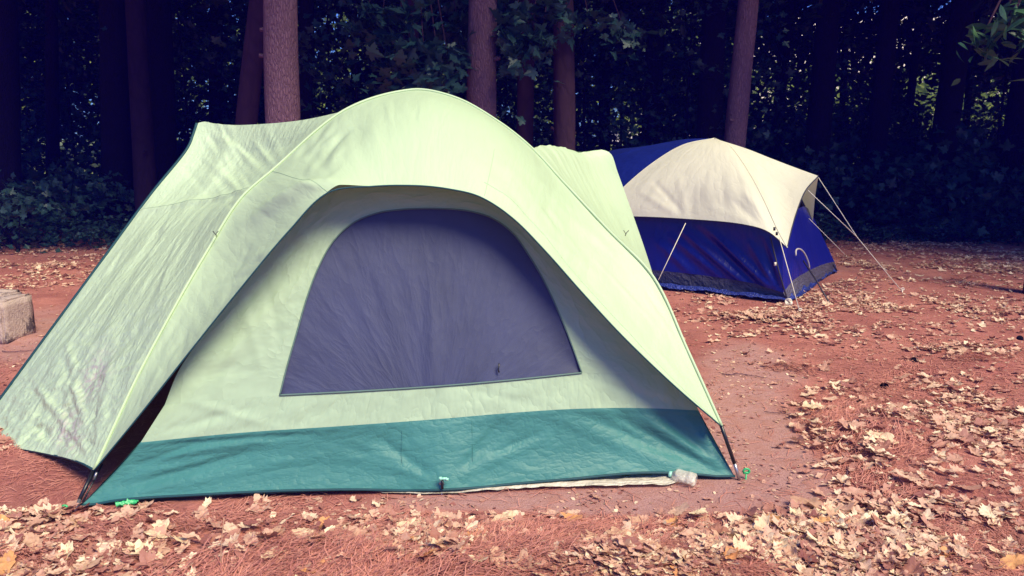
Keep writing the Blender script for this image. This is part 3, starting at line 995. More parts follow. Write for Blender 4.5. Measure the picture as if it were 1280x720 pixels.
diag = (np.abs(vnoise((xx * .5 + yy) * 15, (xx - yy) * 2.2, 71)) + .6 * np.abs(vnoise((xx * .3 + yy) * 31, (xx - yy) * 4, 72))) * .011 * low * np.sin(np.pi * U_) ** .6 * hemmed
LEFT_F = (creases(11, 16, 290, 225, 25, 25, -1.0, .25, 50, .005, 4) + creases(12, 26, 200, 330, 40, 50, .95, .12, 120, .006, 4) + creases(13, 22, 100, 440, 45, 40, .8, .15, 110, .006, 4)
          + creases(14, 14, 270, 190, 20, 20, -.9, .2, 60, .006, 4) + [(118, 580, 40, 470, .010, 5), (115, 575, 20, 520, -.010, 5), (112, 572, 90, 430, .009, 5), (116, 575, 150, 420, .008, 5), (100, 570, 0, 540, .009, 4)])
left = left + nl * (d * np.clip(V_ * 12, 0, 1) + tense - crk - diag + seg_folds(left, LEFT_F) * np.clip((1 - V_) * 14, 0, 1) * np.clip(U_ * 12, 0, 1) * np.clip((1 - U_) * 12, 0, 1))[..., None]

# right side panel behind the arch, up to the right shoulder knob
j0 = 10 * 12
pole_right = pole3[j0:]
edge_right = pline([(752, 187, 5.05), (763, 191, 5.05), (772, 215, 5.05), (790, 265, 5.06), (814, 336, 5.1), (840, 430, 5.2), (852, 468, 5.25)], 60)
top_right = pline([(665, 186, 4.22), (678, 182, 4.5), (700, 184, 4.75), (725, 190, 4.95), (742, 188, 5.03), (752, 187, 5.05)], 50)
bot_right = pline([(902, 533, 3.31), (870, 500, 4.3), (852, 468, 5.25)], 50)
right = coons(top_right, bot_right, pole_right, edge_right, 60, 70)
nr_ = toward_cam(grid_normals(right), right)
U_, V_ = np.linspace(0, 1, 60)[None, :], np.linspace(0, 1, 70)[:, None]
uvr = uvgrid(right); xx, yy = uvr[..., 0], uvr[..., 1]
right = right + nr_ * (-.03 * np.sin(np.pi * U_) * np.sin(np.pi * V_ ** .6) + .006 * fbm(xx * 12, yy * 2 + xx * 5, 81, 3) * np.sin(np.pi * U_) ** .5)[..., None]

# rear of the fly: roof behind the arch, back wall, left rear wing
KL, KR = at(247, 154, 4.95), at(752, 187, 5.05)
rear_arch = spline([KL, at(330, 172, 5.45), at(430, 165, 5.7), at(515, 160, 5.75), at(610, 175, 5.6), at(700, 202, 5.3), KR], 70)
arch_top = resample(pole3[i0:j0 + 1], 70)
roof = coons(arch_top, rear_arch, top_left, top_right, 70, 30)
roof[..., 2] -= .16 * np.sin(np.pi * np.linspace(0, 1, 30))[:, None] * np.sin(np.pi * np.linspace(0, 1, 70))[None, :] ** .35
RL, RR = np.array((-2.25, 6.15, .06)), at(852, 468, 5.25)
rear = coons(rear_arch, spline([RL, (-.6, 6.6, .06), RR], 70), spline([KL, (KL + RL) / 2 + np.array((-.08, .25, .1)), RL], 40), edge_right, 60, 40)
wing = coons(spline([KL, KL + (RL - KL) * .02], 8), spline([at(-42, 556, 4.12), RL], 8), edge_left, spline([KL + (RL - KL) * .02, RL], 40), 30, 40)
mb = MB()
mb.grid(front); mb.grid(right); mb.grid(roof); mb.grid(rear); mb.grid(wing)
fly = mb.build('rainfly', M['fly'], tent)
mb = MB(); mb.grid(left)
side = mb.build('side_panel', M['fly_crinkled'], fly)
u_, v_ = proj(left)
sc_ = np.exp(-(((u_ - 118) - (470 - v_) * .35) / 14) ** 2 - ((v_ - 470) / 26) ** 2) + np.exp(-((u_ - 86) / 16) ** 2 - ((v_ - 540) / 24) ** 2)  # where the painted ground reflection lies on the panel
at_ = side.data.attributes.new('ground_reflection', 'FLOAT', 'POINT')
at_.data.foreach_set('value', np.clip(sc_ * 1.3, 0, 1).astype(np.float32).ravel())
side['label'] = 'crinkled lower left fly panel with pinkish ground reflection painted in'
mb = MB()
off = np.array((0, -.004, .0))
mb.tube(rim3 + off, .0036, 6)
mb.build('hem_piping', M['piping'], fly)
mb = MB(); mb.tube(edge_left + np.array((-.004, 0, 0)), .009, 6); mb.tube(bot_left, .006, 6)
mb.build('hem_piping', M['piping'], fly)
# seams: low raised lines of stitching on the fly
def surf(Gd, path, nrm, lift=.002):
    nv, nu = Gd.shape[:2]
    out = []
    for a, b in path:
        fi, fj = min(max(b, 0), 1) * (nv - 1), min(max(a, 0), 1) * (nu - 1)
        i, j = min(int(fi), nv - 2), min(int(fj), nu - 2); di, dj = fi - i, fj - j
        p = Gd[i, j] * (1 - di) * (1 - dj) + Gd[i + 1, j] * di * (1 - dj) + Gd[i, j + 1] * (1 - di) * dj + Gd[i + 1, j + 1] * di * dj
        out.append(p + nrm[i, j] * lift)
    return np.array(out)


t = np.linspace(0, 1, 60)
kk = 15.0
M['seam'] = plain('mint_seam', (.40, .56, .36), .6)
for path, Gd, nrm in (([(5 / kk, q) for q in t], front, nf), ([(q, .30 - .03 * math.sin(q * 3)) for q in t], left, nl),
                      ([((9.0 + .1 * q) / kk, .62 + .36 * q) for q in t], front, nf), ([((9 + 5.8 * q) / kk, .90 - .03 * q) for q in t], front, nf)):
    mb = MB(); mb.tube(surf(Gd, path, nrm, .0004), .0013, 5); mb.build('seam', M['seam'], fly)
mb = MB(); mb.tube(pole3 + np.array((0, -.004, .004)), .007, 8)
mb.build('arch_sleeve', M['fly'], fly)
# the little hooks under the arch
for (u, v_, Yd) in ((270, 292, 3.70), (783, 291, 3.86)):
    mb = MB(); c_ = at(u, v_, Yd - .03)
    mb.tube([c_ + np.array((-.014, 0, .012)), c_ + np.array((-.004, 0, -.004)), c_ + np.array((.012, 0, .012))], .0022, 6)
    mb.tube([c_, c_ + np.array((-.004, .01, -.016))], .0022, 6)
    mb.build('pole_hook', M['pole'], fly)

# inner front wall -------------------------------------------------
def wl(pts, n=80, off=0.0, power=.5):
    P = spline([(u, v_, 0) for u, v_ in pts], n, power)
    return np.array([on_wall(p[0], p[1], off) for p in P])


base_c = [(102, 634), (150, 625), (240, 619), (340, 614), (440, 612), (551, 613), (640, 605), (720, 598), (800, 591), (870, 593), (918, 598)]
band_c = [(176, 553), (300, 541), (420, 533), (545, 524), (640, 516), (720, 511), (800, 510), (873, 513)]
line_c = [(206, 506), (350, 494), (450, 489), (545, 483), (640, 475), (727, 466), (790, 467), (858, 471)]
arch_i = [(350, 494), (358, 462), (370, 420), (384, 372), (398, 335), (416, 303), (440, 280), (470, 267), (505, 262), (545, 261), (585, 264), (615, 273), (640, 291), (660, 318), (680, 352), (700, 395), (714, 430), (727, 466)]
arch_o = [(206, 506), (222, 466), (250, 424), (280, 385), (312, 342), (345, 300), (380, 258), (420, 224), (470, 212), (530, 210), (590, 216), (640, 245), (685, 292), (730, 345), (775, 395), (815, 436), (840, 456), (858, 471)]
nw = (wn if wn[1] < 0 else -wn)
base3, band3 = wl(base_c, 110), wl(band_c, 110)
base3[:, 2] = np.maximum(base3[:, 2], .012)
line3 = wl(line_c, 110)


def seg_folds(Gd, folds):
    """tension creases: each (u0,v0,u1,v1,amp m,width px) in the photograph's frame, fading to both ends"""
    u, v_ = proj(Gd)
    h = np.zeros(u.shape)
    for a, b, c_, d_, amp, wd in folds:
        dx, dy = c_ - a, d_ - b
        L2 = dx * dx + dy * dy
        s = ((u - a) * dx + (v_ - b) * dy) / L2
        dist = ((u - a) * dy - (v_ - b) * dx) / math.sqrt(L2)
        h += amp * np.exp(-(dist / wd) ** 2) * np.clip(np.sin(np.pi * np.clip(s, 0, 1)), 0, 1) ** .6
    return h


TEAL_FOLDS = [(770, 520, 900, 590, -.014, 6), (800, 517, 905, 588, .012, 7), (735, 520, 880, 585, -.009, 6), (820, 515, 890, 570, -.010, 5), (690, 520, 860, 592, .006, 8), (180, 575, 340, 548, .008, 5),
              (135, 615, 330, 560, -.008, 6), (125, 624, 420, 565, .007, 7), (200, 556, 400, 543, -.007, 5), (560, 600, 640, 530, -.007, 6), (556, 600, 690, 545, .006, 7), (545, 600, 470, 545, -.006, 6), (545, 600, 400, 560, .005, 7), (590, 565, 630, 525, -.008, 4), (610, 570, 680, 540, -.006, 4), (430, 545, 520, 590, .004, 8), (850, 512, 905, 585, .008, 5), (160, 585, 250, 552, -.008, 4), (150, 600, 300, 565, .006, 5)]
bandG = coons(band3, base3, spline([band3[0], base3[0]], 40), spline([band3[-1], base3[-1]], 40), 170, 50)
uvb = uvgrid(bandG); xx, yy = uvb[..., 0], uvb[..., 1]
Ub, Vb = np.linspace(0, 1, 170)[None, :], np.linspace(0, 1, 50)[:, None]
hb = 1.3 * seg_folds(bandG, TEAL_FOLDS) + .003 * fbm(xx * 5, yy * 9, 5, 3) + .03 * np.exp(-((Ub - .535) / .05) ** 2) * Vb - .02 * np.sin(np.pi * Vb) * (1 - np.exp(-((Ub - .535) / .12) ** 2))
bandG = bandG + nw * (hb * np.clip(Vb * 12, 0, 1))[..., None]
mb = MB(); mb.grid(bandG)
mb.build('base_band', M['teal'], tent)
mb = MB(); hem_ = bandG[-1]; mb.tube(hem_ + nw * .003, .006, 6); mb.build('hem_piping', M['piping'], tent)

lowG = coons(line3, band3, spline([line3[0], band3[0]], 30), spline([line3[-1], band3[-1]], 30), 170, 26)
uvb = uvgrid(lowG); xx, yy = uvb[..., 0], uvb[..., 1]
WALL_FOLDS = [(230, 500, 350, 535, .005, 6), (560, 478, 690, 512, -.003, 6), (730, 470, 860, 512, -.004, 5), (200, 540, 330, 505, -.005, 5), (220, 546, 420, 500, .004, 7), (260, 470, 345, 400, .006, 8), (240, 480, 330, 440, -.006, 6), (300, 420, 380, 350, .006, 8), (730, 440, 850, 505, .004, 7), (290, 400, 345, 330, -.006, 6), (330, 470, 300, 360, .006, 7), (350, 440, 330, 340, -.005, 6), (270, 500, 310, 390, .006, 6)]
lowG = lowG + nw * (seg_folds(lowG, WALL_FOLDS) + .0035 * fbm(xx * 8 + yy * 6, yy * 6, 15, 3) * np.sin(np.pi * np.linspace(0, 1, 26))[:, None])[..., None]
ai, ao = wl(arch_i, 140), wl(arch_o, 140)
ringG = loft(ai, ao, 40)
uvb = uvgrid(ringG); xx, yy = uvb[..., 0], uvb[..., 1]
ringG = ringG + nw * (seg_folds(ringG, WALL_FOLDS) + .004 * fbm(xx * 7, yy * 3, 25, 3) * np.sin(np.pi * np.linspace(0, 1, 40))[:, None] ** .5)[..., None]
mb = MB(); mb.grid(lowG); mb.grid(ringG, np.stack([yy, xx], 2))
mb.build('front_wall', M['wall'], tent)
# mesh window
line_in = np.array([on_wall(p[0], p[1]) for p in spline([(350, 494, 0), (450, 489, 0), (545, 483, 0), (640, 475, 0), (727, 466, 0)], 140)])
winG = loft(line_in, ai, 60)
u_, v_ = proj(winG)
ang = np.arctan2(u_ - 540, 560 - v_); rad_ = np.hypot(u_ - 540, 560 - v_) / 280.0
hw = .0022 * fbm(ang * 13, rad_ * 1.6, 35, 3) * np.clip((rad_ - .2) * 1.5, 0, 1) + .013 * np.exp(-((u_ - 540) / 8) ** 2) * np.clip((v_ - 330) / 110, 0, 1) - .006 * np.sin(np.pi * np.linspace(0, 1, 60))[:, None]
winG = winG + nw * (hw * np.sin(np.pi * np.linspace(0, 1, 60))[:, None] ** .4 - .003)[..., None]
mb = MB(); mb.grid(winG, np.stack([ang * 1.2, rad_ * 1.2], 2))
mb.build('window_panel', M['mesh'], tent)
for us_, vs_ in (((503, 535), (502, 608)), ((590, 522), (591, 604))):
    P = np.array([on_wall(us_[0] + (vs_[0] - us_[0]) * q, us_[1] + (vs_[1] - us_[1]) * q, .002) for q in np.linspace(.03, .97, 12)])
    mb = MB(); mb.tube(P, .0009, 5); mb.build('seam', M['teal'], tent)
mb = MB()
mb.tube(np.vstack([ai]) + nw * .004, .0035, 6)
mb.tube(line_in + nw * .004, .0045, 6)
mb.build('zipper', plain('zip_tape', (.10, .17, .17), .6), tent)
mb = MB(); c_ = on_wall(624, 462, .012); mb.tube([c_ + np.array((0, 0, .03)), c_ + np.array((-.004, -.004, .0)), c_ + np.array((.0, -.006, -.012))], .004, 6); mb.build('zip_pull', M['pole'], tent)
# inner side walls and back, in the same cloth
for a, b, nm in ((base3[0], np.array((-2.0, 5.7, .02)), 'l'), (base3[-1], np.array((.98, 4.95, .02)), 'r')):
    topf = (ao[0] if nm == 'l' else ao[-1])
    bandt = (band3[0] if nm == 'l' else band3[-1])
    g1 = coons(spline([bandt, b + np.array((0, 0, .34))], 20), spline([a, b], 20), spline([bandt, a], 12), spline([b + np.array((0, 0, .34)), b], 12), 20, 12)
    mb = MB(); mb.grid(g1); mb.build('base_band', M['teal'], tent)
    half = len(ao) // 2
    arc = ao[:half][::1] if nm == 'l' else ao[half:][::-1]
    back_up = spline([b + np.array((0, 0, .34)), b + np.array((.6 if nm == 'l' else -.62, -.1, 1.05)), np.array((-.45, 5.1, 1.45))], len(arc))
    back_up[:, 2] -= .06
    g2 = loft(np.vstack([bandt[None], arc]), np.vstack([back_up[:1], back_up]), 20)
    g2[-6:, :, 2] -= .05
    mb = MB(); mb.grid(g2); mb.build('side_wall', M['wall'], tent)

# poles, feet
for P, lab in (([(118, 586, 3.16), (106, 612, 3.1)], None), ([(900, 528, 3.315), (914, 566, 3.3)], None)):
    foot = G(92, 640) if P[0][0] < 300 else G(925, 599)
    a = at(*P[0])
    mb = MB(); mid_ = a + (foot - a) * .72
    mb.tube([a, mid_], .0085, 10); mb.build('tent_pole', M['pole'], tent)
    mb = MB(); mb.tube([mid_, foot + np.array((0, 0, -.01))], .0075, 10); mb.build('pole_tip', M['metal'], tent)
a, foot = at(128, 580, 3.2), G(100, 634)
mb = MB(); mb.tube([a, foot], .004, 8); mb.build('corner_strap', M['pole'], tent)
mb = MB(); mb.tube([at(121, 590, 3.14), at(117, 600, 3.13)], .006, 8); mb.build('pole_tip', M['metal'], tent)

# centre buckle at the foot of the band
c_ = G(551, 613, .03)
c_ = bandG[-1][int(.535 * 169)] + nw * .02 + np.array((0, 0, .035))
mb = MB()
mb.box(c_ + np.array((.002, 0, .02)), (.030, .010, .010)); mb.box(c_ + np.array((-.012, -.003, .022)), (.012, .012, .014)); mb.box(c_ + np.array((.017, -.003, .018)), (.014, .010, .010))
mb.build('strap_buckle', M['clip'], tent)
mb = MB(); mb.box(c_ + np.array((-.005, .002, -.008)), (.012, .003, .045)); mb.build('strap', M['pole'], tent)


def stake(label, p, mat, head, lean=(0, 0), h=.06, grp='tent stakes'):
    root = empty('tent_stake', (p[0], p[1], 0), label, 'tent stake', grp)
    mb = MB(); mb.tube([(0, 0, -.12), (lean[0], lean[1], h)], .004, 8); mb.build('shaft', M['metal'] if mat is not M['green'] else M['green'], root).matrix_parent_inverse = Matrix()
    mb = MB()
    t = np.linspace(0, 1.6 * np.pi, 14)
    cx = np.array((lean[0], lean[1], h))
    mb.tube(np.stack([cx[0] + head * np.sin(t) , np.full(14, cx[1]), cx[2] + head * (1 - np.cos(t)) * .8], 1), .005, 7)
    mb.tube([cx + np.array((-head, 0, 0)), cx + np.array((head * .9, .004, .006))], .005, 7)
    mb.build('head', mat, root).matrix_parent_inverse = Matrix()
    return root


stake('green plastic stake at the left foot pole of the green tent', G(83, 640), M['green'], .011, (-.005, 0), .012)
stake('bright green plastic stake beside the right foot pole of the green tent', G(931, 598), M['green'], .014, (.006, 0), .025)
stake('grey metal stake under the buckle at the middle of the teal band', G(552, 617), M['metal'], .008, (0, .004), .04)
# a shiny scrap of green plastic tucked under the hem
rgs = np.random.default_rng(3)
gp = coons(spline([G(144, 628, .035), G(176, 622, .03)], 20), spline([G(150, 634, .006), G(168, 631, .006)], 20), spline([G(144, 628, .035), G(150, 634, .006)], 12), spline([G(176, 622, .03), G(168, 631, .006)], 12), 20, 12)
gp[..., 2] += .006 * rgs.normal(0, 1, gp.shape[:2]) * .5; gp[..., 1] -= .012 * np.sin(np.pi * np.linspace(0, 1, 12))[:, None]
mb = MB(); mb.grid(gp)
tag(mb.build('plastic_scrap', M['green']), 'small shiny green plastic scrap poking from under the teal hem', 'plastic scrap')

# white groundsheet poking out
gs_front = [G(240, 624), G(340, 618.5), G(440, 617), G(551, 619), G(620, 615), G(700, 611.5), G(780, 610), G(842, 607), G(850, 598)]
gs_front = spline(gs_front, 160)
gs_back = spline([(-1.3, 3.7, 0), (.6, 3.9, 0)], 160)
gs = loft(gs_front, gs_back, 40)
uvg = uvgrid(gs); xx, yy = uvg[..., 0], uvg[..., 1]
gs[..., 2] = np.maximum(ground_z(gs[..., 0], gs[..., 1]), 0) + .006 + .008 * np.abs(fbm(xx * 7, yy * 13, 91, 4)) * (yy < .25) + .012 * np.exp(-((np.linspace(0, 1, 160) - .8) / .18) ** 2)[None] * np.exp(-((yy - .03) / .035) ** 2)
mb = MB(); mb.grid(gs)
tag(mb.build('groundsheet', M['tarp']), 'crumpled whitish plastic groundsheet edge showing under the teal hem', 'groundsheet')
# clear plastic bag at its right end
k = NT('clear_plastic')
vn = k.noise(k.vec('Object'), 60, 3)
b_ = k.bump(vn, .6, .01)
p_ = k.principled((.85, .80, .72), .15, b_, .6)
t_ = k.n('ShaderNodeBsdfTransparent', {'Color': (.95, .95, .95, 1)}).outputs[0]
M['plastic'] = k.done(k.n('ShaderNodeMixShader', {0: .55, 1: p_, 2: t_}).outputs[0])
cb = G(854, 604)
bag = empty('plastic_bottle', cb, 'crushed clear plastic bottle lying at the right end of the groundsheet', 'bottle')
ax_, rr_ = np.linspace(-.06, .055, 26), None
ang = np.linspace(0, 2 * np.pi, 25)
prof = np.interp(ax_, [-.06, -.055, -.03, .0, .03, .05, .055], [.02, .034, .036, .032, .036, .018, .012])
A, Bq = np.meshgrid(ang, ax_)
Rq = prof[:, None] * (1 + .16 * vnoise(A * 1.5 + 3, Bq * 60, 2))
Gq = np.stack([Bq, Rq * np.cos(A), .030 + Rq * np.sin(A) * .8], 2)
Gq[:, -1] = Gq[:, 0]
mb = MB(); mb.grid(Gq); o_ = mb.build('body', M['plastic'], bag); o_.matrix_parent_inverse = Matrix()
mb = MB(); mb.tube([(.055, 0, .030), (.068, 0, .030)], .014, 12); mb.build('cap', M['clip'], bag).matrix_parent_inverse = Matrix()
bag.rotation_euler = (0, 0, RAD(150))

# ------------------------------------------------------------------ blue and cream tent
C1, C2 = G(985, 378), G(1046, 338)
dl = np.array((-.777, .63, 0))
C0 = C1 + 3.5 * dl
C3 = C0 + C2 - C1
tent2 = empty('dome_tent', (*((C0 + C2) / 2)[:2], 0), 'navy blue dome tent with cream and blue fly held by white guy lines', 'tent')


def pl(pts, n=50):
    return spline([at(*p) for p in pts], n)


apex = (893, 173, 9.1)
poleF = pl([apex, (912, 183, 8.85), (935, 214, 8.40), (957, 255, 7.95), (972, 288, 7.68), (984, 310, 7.46)])
arcL = pl([apex, (855, 181, 9.1), (820, 201, 9.05), (781, 233, 8.98), (758, 258, 8.95), (748, 272, 8.95)])
hemF = pl([(748, 272, 8.95), (793, 271, 8.66), (857, 274, 8.28), (930, 281, 7.80), (960, 290, 7.60), (984, 310, 7.46)])
creamG = coons(spline([at(*apex), at(*apex) + np.array((.01, 0, 0))], 4), hemF, arcL, poleF, 80, 60)
nc = toward_cam(grid_normals(np.nan_to_num(creamG)), creamG)
U_, V_ = np.linspace(0, 1, 80)[None, :], np.linspace(0, 1, 60)[:, None]
uvc = uvgrid(creamG); xx, yy = uvc[..., 0], uvc[..., 1]
u_, v_ = proj(creamG)
fan = np.arctan2(v_ - 176, u_ - 893)
creamG = creamG + nc * ((.05 * np.sin(np.pi * U_) * np.sin(np.pi * V_) + .006 * fbm(U_ * 16 + 0 * V_, V_ * 2.0 + 0 * U_, 13, 3) * np.clip((V_ - .45) * 3, 0, 1) * np.sin(np.pi * U_) ** .4 * np.clip((1 - V_) * 20, 0, 1)
          + seg_folds(creamG, [(815, 225, 855, 268, -.012, 3), (800, 240, 848, 270, .010, 4), (850, 222, 857, 272, .008, 5), (930, 240, 965, 285, .012, 4), (915, 250, 955, 286, -.010, 4), (880, 255, 940, 280, .006, 5)])))[..., None]
ridge = pl([apex, (930, 185, 8.95), (975, 202.5, 8.7), (1023, 220, 8.45)])
visor_e = pl([(984, 310, 7.46), (990, 285, 7.7), (997, 262, 7.95), (1007, 238, 8.2), (1023, 220, 8.45)])
visG = coons(spline([at(*apex), at(*apex) + np.array((.01, 0, 0))], 4), visor_e, poleF, ridge, 50, 60)
nvz = toward_cam(grid_normals(visG), visG)
U_, V_ = np.linspace(0, 1, 50)[None, :], np.linspace(0, 1, 60)[:, None]
visG = visG + nvz * ((-.07 * np.sin(np.pi * U_) * np.sin(np.pi * V_ ** 1.6) + .005 * fbm(U_ * 9 + 0 * V_, V_ * 2 + 0 * U_, 23, 3) * np.sin(np.pi * V_)))[..., None]
poleB = pl([apex, (950, 200, 9.5), (990, 228, 9.5), (1003, 250, 9.4), (1016, 277, 9.15)])
visB = coons(spline([at(*apex), at(*apex) + np.array((.01, 0, 0))], 4), pl([(1023, 220, 8.45), (1019, 245, 8.8), (1016, 277, 9.15)]), ridge, poleB, 30, 40)
# roof behind: blue section and rear
ridgeL = pl([apex, (860, 175, 9.5), (830, 180, 9.9), (795, 184, 10.2), (765, 188, 10.4), (715, 210, 10.7), (650, 290, 10.9)])
hemL = pl([(748, 272, 8.95), (700, 285, 9.4), (650, 290, 10.9)])
blueG = coons(spline([at(*apex), at(*apex) + np.array((-.01, 0, 0))], 4), hemL, arcL, ridgeL, 60, 50)
nb = toward_cam(grid_normals(blueG), blueG)
U_, V_ = np.linspace(0, 1, 60)[None, :], np.linspace(0, 1, 50)[:, None]
blueG = blueG + nb * (.06 * np.sin(np.pi * U_) * np.sin(np.pi * V_) + .02 * np.exp(-((U_ - .55) / .04) ** 2) * V_ * (1 - V_) * 3)[..., None]
backG = coons(spline([at(*apex), at(*apex) + np.array((.01, 0, 0))], 4), spline([ridgeL[-1], C3 + np.array((0, 0, .6)), poleB[-1]], 40), ridgeL, poleB, 40, 30)
mb = MB(); mb.grid(creamG); mb.grid(visG); mb.grid(visB)
fly2 = mb.build('rainfly', M['cream'], tent2)
mb = MB(); mb.grid(blueG); mb.grid(backG)
mb.build('roof_panel', M['bluefly'], tent2)['label'] = 'blue roof section at the far end'
mb = MB(); mb.tube(hemF, .006, 6); mb.tube(visor_e, .006, 6)
mb.build('hem_piping', plain('navy_piping', (.02, .02, .06), .6), fly2)
mb = MB(); mb.tube(poleF + np.array((0, -.002, .002)), .007, 6); mb.tube(arcL + np.array((0, -.002, .002)), .006, 6)
mb.build('pole_sleeve', M['cream'], fly2)
# body
bt_c = [at(*p) for p in [(979, 366, 7.53), (940, 354, 7.83), (885, 345, 8.18), (823, 338, 8.55), (740, 329, 9.2)]]
bt_end = C0 + np.array((0, 0, .14))
band_top = spline(bt_c + [bt_end], 80)
base_f = spline([C1 + np.array((0, 0, .01)), G(940, 371), G(900, 366), G(823, 356), C0], 80)
wall_top = spline([at(*p) for p in [(978, 298, 7.68), (930, 268, 8.0), (857, 258, 8.5), (793, 258, 8.9), (740, 262, 9.3)]] + [C0 + np.array((.1, .2, .62))], 80)
navG = coons(wall_top, band_top, spline([wall_top[0], band_top[0]], 20), spline([wall_top[-1], band_top[-1]], 20), 110, 50)
nn_ = toward_cam(grid_normals(navG), navG)
NAV = [(850, 285, 935, 358, .022, 4), (868, 283, 950, 360, -.016, 4), (885, 285, 962, 362, .018, 4), (835, 292, 905, 350, .012, 4), (820, 300, 870, 346, .010, 4), (935, 300, 972, 362, .014, 3.5), (950, 295, 975, 362, -.012, 3.5), (905, 300, 965, 360, .012, 3), (960, 300, 978, 360, .012, 3)]
navG = navG + nn_ * (2.0 * seg_folds(navG, NAV) + .004 * fbm(np.linspace(0, 14, 110)[None, :] + np.linspace(0, 3, 50)[:, None], np.linspace(0, 2, 50)[:, None] + 0 * np.linspace(0, 14, 110)[None, :], 2, 3))[..., None]
mb = MB(); mb.grid(navG)
wall_rt = spline([at(*p) for p in [(978, 298, 7.68), (990, 270, 8.1), (1004, 258, 8.8), (1012, 262, 9.35)]], 50)
band_rt = spline([at(*p) for p in [(979, 366, 7.53), (990, 352, 7.75), (1008, 340, 8.25), (1030, 330, 8.9), (1043, 327, 9.36)]], 50)
base_r = spline([C1 + np.array((0, 0, .01)), (C1 + C2) / 2, C2], 50)
rgt = coons(wall_rt, band_rt, spline([wall_rt[0], band_rt[0]], 12), spline([wall_rt[-1], band_rt[-1]], 12), 50, 40)
mb.grid(rgt)
back2 = loft(spline([wall_top[-1], wall_rt[-1]], 20), spline([C3, C2], 20), 10); mb.grid(back2)
mb.build('tent_wall', M['navy'], tent2)
mb = MB()
skG = coons(band_top, base_f, spline([band_top[0], base_f[0]], 10), spline([band_top[-1], base_f[-1]], 10), 90, 14)
skG = skG + np.array((.0, -1, .2)) * (.012 * np.abs(fbm(np.linspace(0, 18, 90)[None, :] + np.zeros((14, 1)), np.linspace(0, 2, 14)[:, None] + np.zeros((1, 90)), 6, 3)) * np.sin(np.pi * np.linspace(0, 1, 14))[:, None])[..., None]
mb.grid(skG)
skr = coons(band_rt, base_r, spline([band_rt[0], base_r[0]], 10), spline([band_rt[-1], base_r[-1]], 10), 50, 14); mb.grid(skr)
mb.build('base_skirt', M['skirt'], tent2)
# vent loop on the right wall and door corner strap
mb = MB()
cv = [(993, 320, 7.70), (993, 314, 7.73), (998, 312, 7.86), (1004, 318, 7.98), (1009, 330, 8.06), (1010, 336, 8.08)]
mb.tube(pl(cv, 30) + np.array((0, -.04, .01)), .009, 6); mb.build('vent_trim', plain('pale_trim', (.42, .38, .42), .6), tent2)
# exposed poles, clips and the toggles of the fly
dark = plain('dark_pole', (.03, .025, .04), .5)
mb = MB(); mb.tube(spline([at(963, 296, 7.62), at(974, 340, 7.5), C1 + np.array((-.02, -.05, .02))], 20), .008, 6); mb.build('tent_pole', dark, tent2)
mb = MB(); mb.tube(pl([(1000, 250, 9.0), (1015, 285, 9.2), (1030, 312, 9.3), (1046, 338, 9.35)], 20), .011, 6); mb.build('tent_pole', dark, tent2)
for (u, v_, Yd) in ((968, 286, 7.5), (971, 292, 7.45), (969, 330, 7.5)):
    mb = MB(); c_ = at(u, v_, Yd); mb.box(c_, (.02, .012, .035)); mb.build('clip', M['cord'] if v_ > 320 else M['pole'], tent2)
# guy lines
guys = [[(857, 279, 8.24), (823, 350, 7.9)], [(974, 297, 7.44), (1000, 391)], [(1023, 222, 8.43), (1071, 296, 8.3), (1128, 365)], [(1010, 238, 8.2), (1071, 296, 8.3)], [(1000, 262, 8.9), (1030, 292, 9.0), (1056, 318, 9.1)]]
for gi, P in enumerate(guys):
    pts = [np.array(at(*p)) if len(p) == 3 else G(*p) for p in P]
    mb = MB(); mb.tube(pts, .0044 if gi != 4 else .0035, 6); mb.build('guy_line', M['cord'], tent2)
mb = MB(); mb.tube([at(1004, 326, 8.0), at(1020, 350, 7.75), G(1038, 381)], .008, 6); mb.build('guy_line', dark, tent2)['label'] = 'black guy line at the right wall'
# blue tarp underneath and its crumpled corner
tf = spline([G(985, 381), G(940, 375), G(900, 370), G(823, 362), G(740, 352)], 100)
tb = spline([C1 + dl * .1 + np.array((0, .3, 0)), C0 + np.array((0, .3, 0))], 100)
tg = loft(tf, tb, 16); uvt = uvgrid(tg)
tg[..., 2] = .012 + .02 * np.abs(fbm(uvt[..., 0] * 5, uvt[..., 1] * 12, 8, 3)) + .045 * np.exp(-((uvt[..., 1] - .07) / .06) ** 2)
tr = loft(spline([G(987, 380), G(1008, 368), G(1030, 350), G(1049, 340)], 60), spline([C1 + np.array((.0, .25, 0)), C2 + np.array((-.1, .1, 0))], 60), 14); uvt = uvgrid(tr)
tr[..., 2] = .015 + .07 * np.abs(fbm(uvt[..., 0] * 6, uvt[..., 1] * 10, 18, 3)) * np.exp(-((uvt[..., 1] - .1) / .12) ** 2)
mb = MB(); mb.grid(tg); mb.grid(tr)
tag(mb.build('tarpaulin', M['bluetarp']), 'crumpled blue tarpaulin spread under the navy blue tent', 'tarpaulin')
mb = MB(); t = np.linspace(0, 5.2 * np.pi, 60); c_ = G(984, 374, .07)
mb.tube(np.stack([c_[0] + (.012 + .032 * t / 16) * np.cos(t) * .8, c_[1] - .05 + .01 * np.sin(3 * t), c_[2] + (.012 + .024 * t / 16) * np.sin(t) - .02], 1), .007, 6)
mb.build('coiled_strap', M['cord'], tent2)
stake('pale stake holding the guy line in front of the navy tent corner', G(1000, 391), M['cord'], .014, (0, 0), .02)
stake('pale stake at the end of the long guy line among the leaf litter', G(1128, 365), M['cord'], .016, (0, 0), .02)

